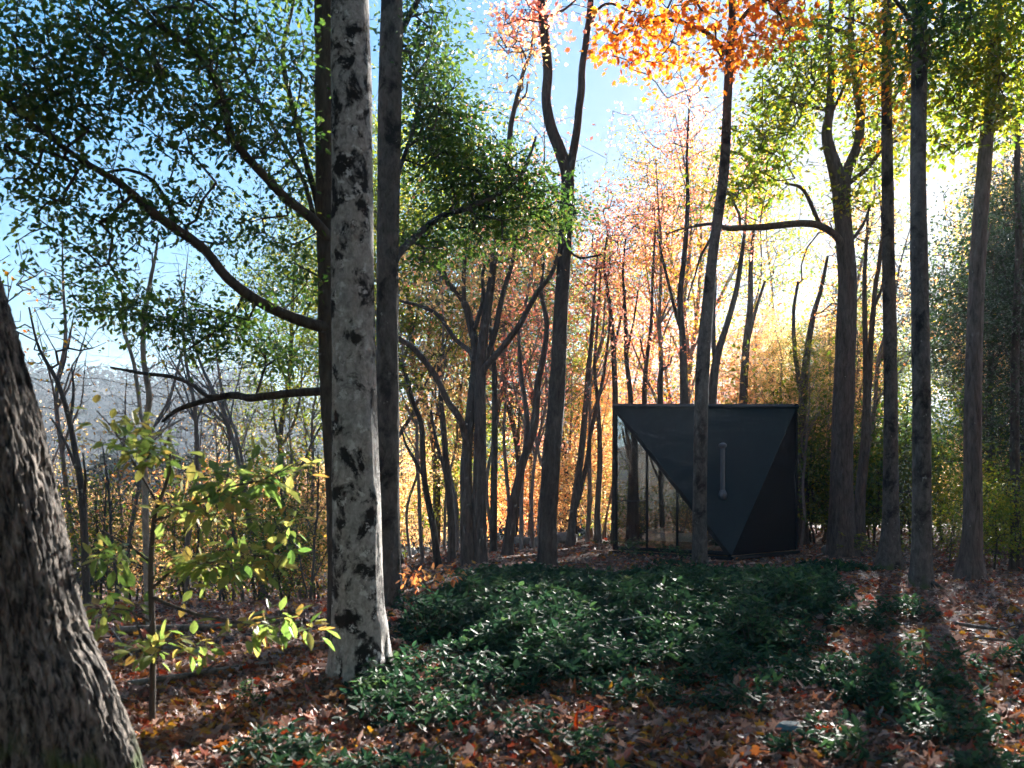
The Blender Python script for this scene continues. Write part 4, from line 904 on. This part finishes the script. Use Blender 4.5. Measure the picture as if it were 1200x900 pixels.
def litter():
    r = np.random.default_rng(32)
    parts = []
    for (n, a, b_, sz, tp) in [(9000, 4.2, 9, .085, 'maple'), (15000, 4.2, 9, .072, 'oval'), (15000, 4.2, 9, .080, 'oak'), (9000, 9, 17, .10, 'maple'), (12000, 9, 17, .09, 'oval'), (16000, 17, 30, .12, 'diamond'), (9000, 30, 48, .15, 'diamond')]:
        x, y = sample_ground(n, a, b_, r, 120)
        z = ground_h(x, y) + r.uniform(.0, .035, n)
        az = r.uniform(0, 6.28, n); el = r.normal(size=n) * .35
        dd = np.stack([np.cos(az) * np.cos(el), np.sin(az) * np.cos(el), np.sin(el)], -1)
        q = fbm(np.stack([x * .8, y * .8, x * 0], -1), 3, 44)
        v = np.clip(r.uniform(0, 1, n) + .25 * q, 0, 1)
        parts.append(leaves(np.stack([x, y, z], -1), sz * r.uniform(.6, 1.3, n), tp, dirs=dd, flat=.62, curl=1.5, rnd=v, droop=0, r=r, fold=2.4))
    V, Fs, A, o = [], [], [], 0
    for (v, fa, fb, a) in parts:
        V.append(v); Fs += [fa + o, fb + o]; A.append(a); o += len(v)
    n = 2600; x, y = sample_ground(n, 4.2, 16, r); az = r.uniform(0, 3.14, n); Ls = r.uniform(.04, .22, n)
    a3 = np.stack([x, y, ground_h(x, y) + r.uniform(.01, .04, n)], -1); b3 = a3 + np.stack([np.cos(az) * Ls, np.sin(az) * Ls, r.normal(size=n) * .02], -1)
    Vt, Qt = frusta(a3, b3, r.uniform(.002, .006, n), np.full(n, .002), 4); V.append(Vt); Fs.append(Qt + o); A.append(np.full(len(Vt), r.choice([0, .65]))); o += len(Vt)
    me = mesh_from('leaf_litter', np.vstack(V), Fs, {'v': np.concatenate(A)}, [M['litter']])
    tag(link('leaf_litter', me), 'curled fallen leaves in brown, tan, grey pink and orange covering the forest floor', 'fallen leaves', kind='stuff')
litter()

# ferns of grass-like stems near the cabin foot: small laurel plants as things
def small_plant(px, D, h, label, group=None, leaf='laurel', n=16, size=.09, seed=0, w=.3):
    r = np.random.default_rng(seed)
    x = (px - 600) / F * D; z = float(ground_h(x, D))
    root = empty('shrub', (x, D, z), label, 'shrub', group)
    top = np.stack([r.normal(size=n) * w, r.normal(size=n) * w, r.uniform(.35, 1, n) * h], -1)
    Vs, Q = frusta(np.zeros((n, 3)) + r.normal(size=(n, 3)) * [.03, .03, 0], top, np.full(n, .005), np.full(n, .003), 4)
    a = Acc(); a.add(Vs, Q); link('stem', a.mesh('stem', [M['twig']]), root)
    m = 9; az = r.uniform(0, 6.28, n * m); el = r.uniform(-.2, .7, n * m)
    dd = np.stack([np.cos(az) * np.cos(el), np.sin(az) * np.cos(el), np.sin(el)], -1)
    V2, fa, fb, vv = leaves(np.repeat(top, m, 0) - dd * 0 - np.array([0, 0, 1]) * r.uniform(0, .08, n * m)[:, None], size * r.uniform(.7, 1.2, n * m), 'narrow', dirs=dd, flat=.8, r=r)
    link('foliage', mesh_from('foliage', V2, [fa, fb], {'v': vv}, [M[leaf]]), root)
GS = 'small shrubs by the cabin'
small_plant(740, 23.0, .55, 'green shrub against the glass at the left foot of the cabin', n=26, size=.13, seed=1, w=.38)
small_plant(785, 22.2, .45, 'green shrub under the middle of the cabin glass', n=22, size=.13, seed=2, w=.35)
small_plant(1052, 22, .8, 'light green shrub between the feet of the thin and the mossy straight trunks', leaf='lime', n=26, size=.12, seed=3, w=.4)
small_plant(1015, 24, .7, 'light green shrub beside the foot of the broad trunk', leaf='lime', n=26, size=.12, seed=4, w=.45)
small_plant(300, 6.6, .22, 'low green seedling in the litter left of the pale mottled trunk', n=9, size=.07, seed=5, w=.1)

def distant_woods():
    r = np.random.default_rng(51)
    n = 90000
    d = np.exp(r.uniform(math.log(85), math.log(430), n)); az = r.uniform(-.62, .62, n)
    x, y = np.sin(az) * d, np.cos(az) * d
    q = fbm(np.stack([x * .06, y * .06, x * 0], -1), 4, 71)
    z = ground_h(x, y) + r.uniform(.5, 1, n) * (7 + 9 * q)
    v = np.clip(.45 + 1.1 * fbm(np.stack([x * .09, y * .09, x * 0 + 4], -1), 3, 72) + r.normal(size=n) * .12, 0, 1)
    V, fa, fb, vv = leaves(np.stack([x, y, z], -1), r.uniform(.5, 1.3, n) * (1 + d / 260), 'diamond', flat=.4, rnd=v, r=r)
    tag(link('distant_woods', mesh_from('distant_woods', V, [fa, fb], {'v': vv}, [M['faroff']])), 'far wooded hills beyond the valley in dull green and rust', 'woods', kind='stuff')
distant_woods()

# ================================================================== DEADWOOD AND STONES
def dead_branch(name, label, cat, pts, w0, w1, bark='deadwood', seed=0, twigs=3, group=None):
    r = np.random.default_rng(seed)
    q = []
    for (px, py, lift) in pts:
        D = F * EYE / (py - HOR); x = (px - 600) / F * D
        q.append([x, D, float(ground_h(x, D)) + lift])
    q = np.array(q); n = len(q)
    p2, r2 = crom(q, np.linspace(w0, w1, n), .08)
    a = Acc(); V, f1, f2 = tube(p2, r2, 9, .18, (6, 2.5), 0, seed); a.add(V, f1, f2)
    V0 = p2[::-1][-1:]
    for k in range(twigs):
        j = r.integers(len(p2) // 4, len(p2) - 1); d = p2[min(j + 1, len(p2) - 1)] - p2[j - 1]; d /= np.linalg.norm(d)
        d = d + r.normal(size=3) * [.6, .6, .3] + [0, 0, .25]; L = r.uniform(.15, .5)
        t = np.array([p2[j], p2[j] + d * L * .5, p2[j] + d * L + r.normal(size=3) * .05])
        tt, tr = crom(t, np.array([r2[j] * .5, r2[j] * .35, .002]), .06); V, f1, f2 = tube(tt, tr, 5, .1, (6, 3), 0, k); a.add(V, f1, f2)
    o = link(name, a.mesh(name, [M[bark]], True), None, q[0])
    tag(o, label, cat, group)
dead_branch('fallen_log', 'long dark fallen log lying behind the sapling toward the pale mottled trunk', 'log', [(135, 748, .05), (190, 745, .06), (260, 741, .05), (345, 735, .06)], .05, .03, seed=1)
dead_branch('fallen_branch', 'dark fallen branch along the slope at the left, nearest the big leaning trunk', 'branch', [(150, 808, .03), (210, 804, .05), (270, 795, .04), (330, 786, .03)], .035, .015, seed=2)
dead_branch('fallen_branch', 'thin fallen branch crossing the litter behind the sapling stem', 'branch', [(130, 775, .03), (180, 770, .06), (240, 770, .05), (300, 760, .03)], .025, .01, seed=3)
dead_branch('fallen_branch', 'pale stick leaning up out of the litter left of the sapling stem', 'branch', [(170, 792, .0), (150, 780, .12), (128, 768, .28)], .009, .004, seed=4, bark='pale', twigs=1)
dead_branch('fallen_branch', 'stick lying at the foot of the broad trunk right of the cabin', 'branch', [(955, 652, .05), (975, 650, .1), (1000, 646, .12)], .03, .012, seed=5, twigs=2)
dead_branch('fallen_branch', 'brown branch lying on the sunlit patch at the right edge', 'branch', [(1120, 735, .03), (1160, 742, .05), (1210, 748, .03)], .025, .01, seed=6)
dead_branch('fallen_branch', 'thin brown branch low at the right edge below the sunlit patch', 'branch', [(1135, 752, .03), (1175, 757, .05), (1215, 765, .03)], .016, .007, seed=7)
dead_branch('fallen_branch', 'pale stick lying in the laurel below the cabin', 'branch', [(725, 764, .3), (755, 764, .34), (775, 763, .3)], .008, .004, seed=8, bark='pale', twigs=0)
dead_branch('fallen_branch', 'weathered branch across the low ground between the two straight dark trunks left of centre', 'branch', [(478, 690, .05), (510, 684, .15), (545, 672, .08)], .03, .012, seed=9)

def rock(name, label, cat, px, D, sx, sy, sz, mat_='stone', seed=0, sink=.3, group=None):
    import bmesh
    bm = bmesh.new(); bmesh.ops.create_icosphere(bm, subdivisions=4, radius=1)
    co = np.array([v.co[:] for v in bm.verts])
    dsp = 1 + .35 * fbm(co * 1.1 + seed * 3, 3, seed) + .12 * fbm(co * 4 + seed, 3, seed + 1)
    # flattened facets
    co = co * dsp[:, None]
    co = np.sign(co) * np.minimum(np.abs(co), .82)
    co = co * np.array([sx, sy, sz])
    x = (px - 600) / F * D; z = float(ground_h(x, D))
    for v, c in zip(bm.verts, co): v.co = c
    me = bpy.data.meshes.new(name); bm.to_mesh(me); bm.free()
    me.polygons.foreach_set('use_smooth', np.full(len(me.polygons), True)); me.materials.append(M[mat_])
    o = bpy.data.objects.new(name, me); C.objects.link(o); o.location = (x, D, z + sz * (1 - sink) * .6); o.rotation_euler = (0, 0, seed)
    tag(o, label, cat, group)
rock('stone', 'squarish brown stone on the crest left of the forked central trunk', 'stone', 630, 29.5, .32, .25, .26, seed=1)
rock('stone', 'flat grey stone on the crest just left of the square brown one', 'stone', 612, 31.0, .5, .35, .22, seed=2)
rock('stone', 'low pale stone on the crest between the square brown stone and the forked trunk', 'stone', 655, 31.5, .8, .4, .30, seed=3)
rock('stone', 'blue-green stained stone half buried in leaves in the right foreground', 'stone', 926, 5.9, .13, .10, .055, 'teal_stone', seed=4)
rock('stone', 'dark mossy stone lying beside the broad trunk right of the cabin', 'stone', 975, 25.6, .45, .3, .22, seed=7)

# ================================================================== CABIN (square plan, ridge along the diagonal)
zb, zt = .12, 4.40
A2 = np.array([2.95, 25.0]); C2 = np.array([8.42, 25.12])
mid = (A2 + C2) / 2; half = (C2 - A2) / 2; nrm = np.array([half[1], -half[0]])      # toward the viewer
B2 = mid + nrm; D2 = mid - nrm
def v3(p, z): return np.array([p[0], p[1], z])
org = v3(mid, 0.0)
cab = empty('cabin', org, 'black faceted cabin with a triangular glass wall at its left and a sloping triangular roof', 'cabin')
def prism(name, poly, thick_dir, t, material, parent=cab, o=org):
    poly = np.array(poly); n = len(poly); V = np.vstack([poly, poly + np.asarray(thick_dir) * t])
    a = Acc()
    a.add(V, *( [np.array([list(range(n))]), np.array([list(range(n, 2 * n))[::-1]])] ), np.array([[i, (i + 1) % n, n + (i + 1) % n, n + i] for i in range(n)])[:, ::-1])
    me = a.mesh(name, [M[material]])
    import bmesh
    bm = bmesh.new(); bm.from_mesh(me); bmesh.ops.recalc_face_normals(bm, faces=bm.faces); bm.to_mesh(me); bm.free()
    return link(name, me, parent, o)
def bar(name, p, q, w, d, material, parent=cab, face=None, o=org):
    """rectangular bar from p to q; w across, d along 'face' normal"""
    p = np.asarray(p, float); q = np.asarray(q, float); t = (q - p) / np.linalg.norm(q - p)
    f = np.asarray(face, float); f = f - t * f.dot(t); f /= np.linalg.norm(f); s = np.cross(t, f)
    V = np.array([p + s * a * w / 2 + f * b * d / 2 for a, b in ((-1, -1), (1, -1), (1, 1), (-1, 1))] + [q + s * a * w / 2 + f * b * d / 2 for a, b in ((-1, -1), (1, -1), (1, 1), (-1, 1))])
    return prism_hull(name, V, material, parent, o)
def prism_hull(name, V, material, parent, o):
    a = Acc(); a.add(V, np.array([[0, 1, 2, 3], [7, 6, 5, 4], [0, 4, 5, 1], [1, 5, 6, 2], [2, 6, 7, 3], [3, 7, 4, 0]]))
    me = a.mesh(name, [M[material]])
    import bmesh
    bm = bmesh.new(); bm.from_mesh(me); bmesh.ops.recalc_face_normals(bm, faces=bm.faces)
    bmesh.ops.bevel(bm, geom=bm.edges[:], offset=.006, segments=1, affect='EDGES'); bm.to_mesh(me); bm.free()
    return link(name, me, parent, o)
At, Ab, Ct, Cb, Bb, Db = v3(A2, zt), v3(A2, zb), v3(C2, zt), v3(C2, zb), v3(B2, zb), v3(D2, zb)
nL = np.array([-(B2 - A2)[1] * -1, -(B2 - A2)[0], 0]); nL = np.array([(B2 - A2)[1], -(B2 - A2)[0], 0]); nL /= np.linalg.norm(nL)
nR = np.array([(C2 - B2)[1], -(C2 - B2)[0], 0]); nR /= np.linalg.norm(nR)
cen = v3(mid, 2)
if nL.dot(Ab - cen) < 0: nL = -nL
if nR.dot(Cb - cen) < 0: nR = -nR
nF = np.cross(Ct - At, Bb - At); nF /= np.linalg.norm(nF); nF = nF if nF[1] < 0 else -nF
nK = np.array([-nF[0], -nF[1], nF[2]])
# roof slopes
prism('roof', [At, Ct, Bb], -nF, .16, 'cladding'); prism('roof', [At, Db, Ct], -nK, .16, 'cladding')
# right front wall (solid), back right wall and back left wall
prism('wall', [Ct - nR * .02, Bb - nR * .02, Cb - nR * .02], -nR, .14, 'blackwall')
nBR = -nL; nBL = -nR
prism('wall', [Ct - nBR * .02, Cb - nBR * .02, Db - nBR * .02], -nBR, .14, 'blackwall')
# glazed front wall: frame, mullions, panes
off = -nL * .06
def on(u, z):            # point on the glass wall, u from the tall edge (0) to the near corner (1)
    return v3(A2 * (1 - u) + B2 * u, z)
ztop = lambda u: zt - (zt - zb) * u
gl = prism('window', [on(.015, ztop(.05)) + off, on(.015, zb + .10) + off, on(.95, zb + .10) + off], -nL, .012, 'glass')
bar('window_frame', on(.012, zb) + off, on(.012, ztop(.03)) + off, .10, .10, 'trim', face=nL)
bar('window_frame', on(.0, zb + .05) + off, on(.98, zb + .05) + off, .10, .12, 'trim', face=nL)
bar('window_frame', on(.02, ztop(.045)) + off, on(.97, ztop(.995)) + off, .09, .10, 'trim', face=nL)
for u in (.30, .56):
    bar('mullion', on(u, zb + .08) + off, on(u, ztop(u) - .12) + off, .045, .07, 'trim', face=nL)
bar('transom', on(.02, 1.55) + off, on(.30, 1.55) + off, .03, .05, 'trim', face=nL)
# the same glazing on the back left side
offb = -nBL * .06
def onb(u, z): return v3(A2 * (1 - u) + D2 * u, z)
prism('window', [onb(.015, ztop(.05)) + offb, onb(.015, zb + .10) + offb, onb(.95, zb + .10) + offb], -nBL, .012, 'glass')
bar('window_frame', onb(.0, zb + .05) + offb, onb(.98, zb + .05) + offb, .10, .12, 'trim', face=nBL)
bar('window_frame', onb(.035, zb) + offb, onb(.035, ztop(.05)) + offb, .08, .10, 'trim', face=nBL)
for u in (.36, .66): bar('mullion', onb(u, zb + .08) + offb, onb(u, ztop(u) - .12) + offb, .045, .07, 'trim', face=nBL)
# floor and edge trim
ins = lambda p: v3(mid + (p - mid) * .93, zb + .02)
prism('floor', [ins(A2), ins(B2), ins(C2), ins(D2)], (0, 0, -1), .10, 'wood')
bar('base_trim', v3(A2, zb - .07), v3(B2, zb - .07), .09, .12, 'trim', face=nL); bar('base_trim', v3(C2, zb - .07), v3(B2, zb - .07), .09, .12, 'trim', face=nR)
for p in (A2, C2, B2, D2, mid):
    q = mid + (p - mid) * .82
    g = float(ground_h(q[0], q[1])) - .2
    bar('pier', v3(q, g), v3(q, zb - .1), .22, .22, 'trim', face=(0, 1, 0))
# stove flue
def lathe(name, prof, center, material, parent, sides=24, o=org):
    prof = np.array(prof); n = len(prof); th = np.arange(sides) / sides * 2 * math.pi
    V = np.stack([prof[:, 0:1] * np.cos(th), prof[:, 0:1] * np.sin(th), np.repeat(prof[:, 1:2], sides, 1)], -1).reshape(-1, 3) + center
    i = np.arange(n - 1)[:, None] * sides; j = np.arange(sides)[None]; k = (j + 1) % sides
    a = Acc(); a.add(V, np.stack([i + j, i + k, i + sides + k, i + sides + j], -1).reshape(-1, 4), np.array([list(range(sides))[::-1]]), np.array([[(n - 1) * sides + q for q in range(sides)]]))
    return link(name, a.mesh(name, [M[material]], False), parent, o)
fx, fy = (847 - 600) / F * 23.25, 23.25
tR = (zt - 1.72) / (zt - zb)
fy = float(mid[1] - tR * np.linalg.norm(nrm)) - .03; fx = (847 - 600) / F * fy
pipe = lathe('flue', [(.06, 1.55), (.06, 3.02)], np.array([fx, fy, 0]), 'flue', cab)
lathe('collar', [(.005, 1.52), (.09, 1.60), (.115, 1.68), (.115, 1.74), (.075, 1.84), (.062, 1.85)], np.array([fx, fy, 0]), 'flue', pipe, o=np.zeros(3)).location = (0, 0, 0)
lathe('cap', [(.065, 3.0), (.10, 3.03), (.11, 3.06), (.11, 3.10), (.03, 3.15)], np.array([fx, fy, 0]), 'flue', pipe, o=np.zeros(3)).location = (0, 0, 0)
for ch in pipe.children:
    co = np.empty(len(ch.data.vertices) * 3, np.float32); ch.data.vertices.foreach_get('co', co)
    co = co.reshape(-1, 3) - org.astype(np.float32); ch.data.vertices.foreach_set('co', co.ravel()); ch.data.update()
# bed behind the glass
def softbox(name, c, s, material, parent, bev=.06, rz=0.0):
    import bmesh
    bm = bmesh.new(); bmesh.ops.create_cube(bm, size=1)
    for v in bm.verts: v.co = Vector((v.co.x * s[0], v.co.y * s[1], v.co.z * s[2]))
    bmesh.ops.bevel(bm, geom=bm.edges[:], offset=bev, segments=3, affect='EDGES')
    me = bpy.data.meshes.new(name); bm.to_mesh(me); bm.free(); me.materials.append(M[material])
    me.polygons.foreach_set('use_smooth', np.full(len(me.polygons), True))
    o = bpy.data.objects.new(name, me); C.objects.link(o); o.location = c; o.rotation_euler = (0, 0, rz)
    if parent: o.parent = parent
    return o
ang = math.atan2((B2 - A2)[1], (B2 - A2)[0])
bed = empty('bed', (4.75, 24.55, zb + .03), 'low bed with white bedding seen behind the glass wall of the cabin', 'bed'); bed.rotation_euler = (0, 0, ang)
softbox('frame', (0, 0, .16), (1.75, 1.25, .20), 'wood', bed, .02); softbox('mattress', (0, 0, .36), (1.68, 1.18, .20), 'linen', bed, .06)
softbox('pillow', (-.6, .28, .52), (.34, .52, .13), 'linen', bed, .055); softbox('pillow', (-.6, -.28, .52), (.34, .52, .13), 'linen', bed, .055)
for sx in (-.8, .8):
    for sy in (-.55, .55): softbox('leg', (sx, sy, .05), (.07, .07, .10), 'wood', bed, .01)

# ================================================================== CAMERA, SKY, SUN, AIR
cam = bpy.data.cameras.new('camera'); co_ = bpy.data.objects.new('camera', cam); C.objects.link(co_); scene.camera = co_
co_.location = (0, 0, EYE); co_.rotation_euler = (R(90), 0, 0)
cam.sensor_width = 36; cam.lens = 30.0; cam.shift_y = (HOR - 450) / 1200.0; cam.clip_end = 5000; cam.clip_start = .05
cam.dof.use_dof = True; cam.dof.focus_distance = 18.0; cam.dof.aperture_fstop = 2.2

SUN_AZ, SUN_EL = R(24.2), R(17.5)
SKYMAX = 2.0
w = bpy.data.worlds.new('World'); scene.world = w; w.use_nodes = True
nt = w.node_tree; bg = nt.nodes['Background']
sky = nt.nodes.new('ShaderNodeTexSky'); sky.sky_type = 'NISHITA'; sky.sun_disc = False
sky.sun_elevation = SUN_EL; sky.sun_rotation = SUN_AZ; sky.air_density = 1.0; sky.dust_density = .35; sky.ozone_density = 2.0
hs = nt.nodes.new('ShaderNodeHueSaturation'); hs.inputs['Hue'].default_value = .495; hs.inputs['Saturation'].default_value = 1.45
# bright part of the sky round the sun rolled off
d1 = nt.nodes.new('ShaderNodeVectorMath'); d1.operation = 'MULTIPLY_ADD'; d1.inputs[1].default_value = (1 / SKYMAX,) * 3; d1.inputs[2].default_value = (1, 1, 1)
d2 = nt.nodes.new('ShaderNodeVectorMath'); d2.operation = 'DIVIDE'
nt.links.new(sky.outputs[0], hs.inputs['Color']); bw = nt.nodes.new('ShaderNodeRGBToBW'); nt.links.new(hs.outputs[0], bw.inputs[0]); nt.links.new(bw.outputs[0], d1.inputs[0]); nt.links.new(hs.outputs[0], d2.inputs[0]); nt.links.new(d1.outputs[0], d2.inputs[1]); nt.links.new(d2.outputs[0], bg.inputs[0]); bg.inputs[1].default_value = .055
sl = bpy.data.lights.new('sun', 'SUN'); sl.energy = 5.0; sl.angle = R(.6); sl.color = (1, .94, .88)
so = bpy.data.objects.new('sun', sl); C.objects.link(so)
sd = Vector((math.sin(SUN_AZ) * math.cos(SUN_EL), math.cos(SUN_AZ) * math.cos(SUN_EL), math.sin(SUN_EL)))
so.rotation_euler = sd.to_track_quat('Z', 'Y').to_euler()

USE_HAZE = True
if USE_HAZE:
    a = Acc(); lo = np.array([-1700, -1600, -75.0]); hi = np.array([1700, 1800, 88.0])
    V = np.array([[(lo, hi)[i][0], (lo, hi)[j][1], (lo, hi)[k][2]] for i in (0, 1) for j in (0, 1) for k in (0, 1)])
    a.add(V, np.array([[0, 1, 3, 2], [4, 6, 7, 5], [0, 4, 5, 1], [2, 3, 7, 6], [0, 2, 6, 4], [1, 5, 7, 3]]))
    m, nt, out = mat('haze'); pv = nt.nodes.new('ShaderNodeVolumePrincipled'); pv.inputs['Color'].default_value = (.72, .86, 1, 1)
    pv.inputs['Density'].default_value = .0004; pv.inputs['Anisotropy'].default_value = .25
    nt.links.new(pv.outputs[0], out.inputs['Volume'])
    tag(link('haze', a.mesh('haze', [m])), 'thin morning air over the wood', 'haze', kind='stuff')

scene.view_settings.view_transform = 'Standard'; scene.view_settings.look = 'None'
scene.view_settings.gamma = 1; scene.view_settings.exposure = 3.05
try: scene.view_settings.use_curve_mapping = False
except Exception: pass
cy = scene.cycles
cy.use_denoising = True
try: cy.denoiser = 'OPENIMAGEDENOISE'; cy.denoising_input_passes = 'RGB_ALBEDO_NORMAL'
except Exception: pass
cy.max_bounces = 8; cy.diffuse_bounces = 5; cy.glossy_bounces = 3; cy.transmission_bounces = 4; cy.volume_bounces = 0; cy.transparent_max_bounces = 8
cy.use_adaptive_sampling = True; cy.adaptive_threshold = .03
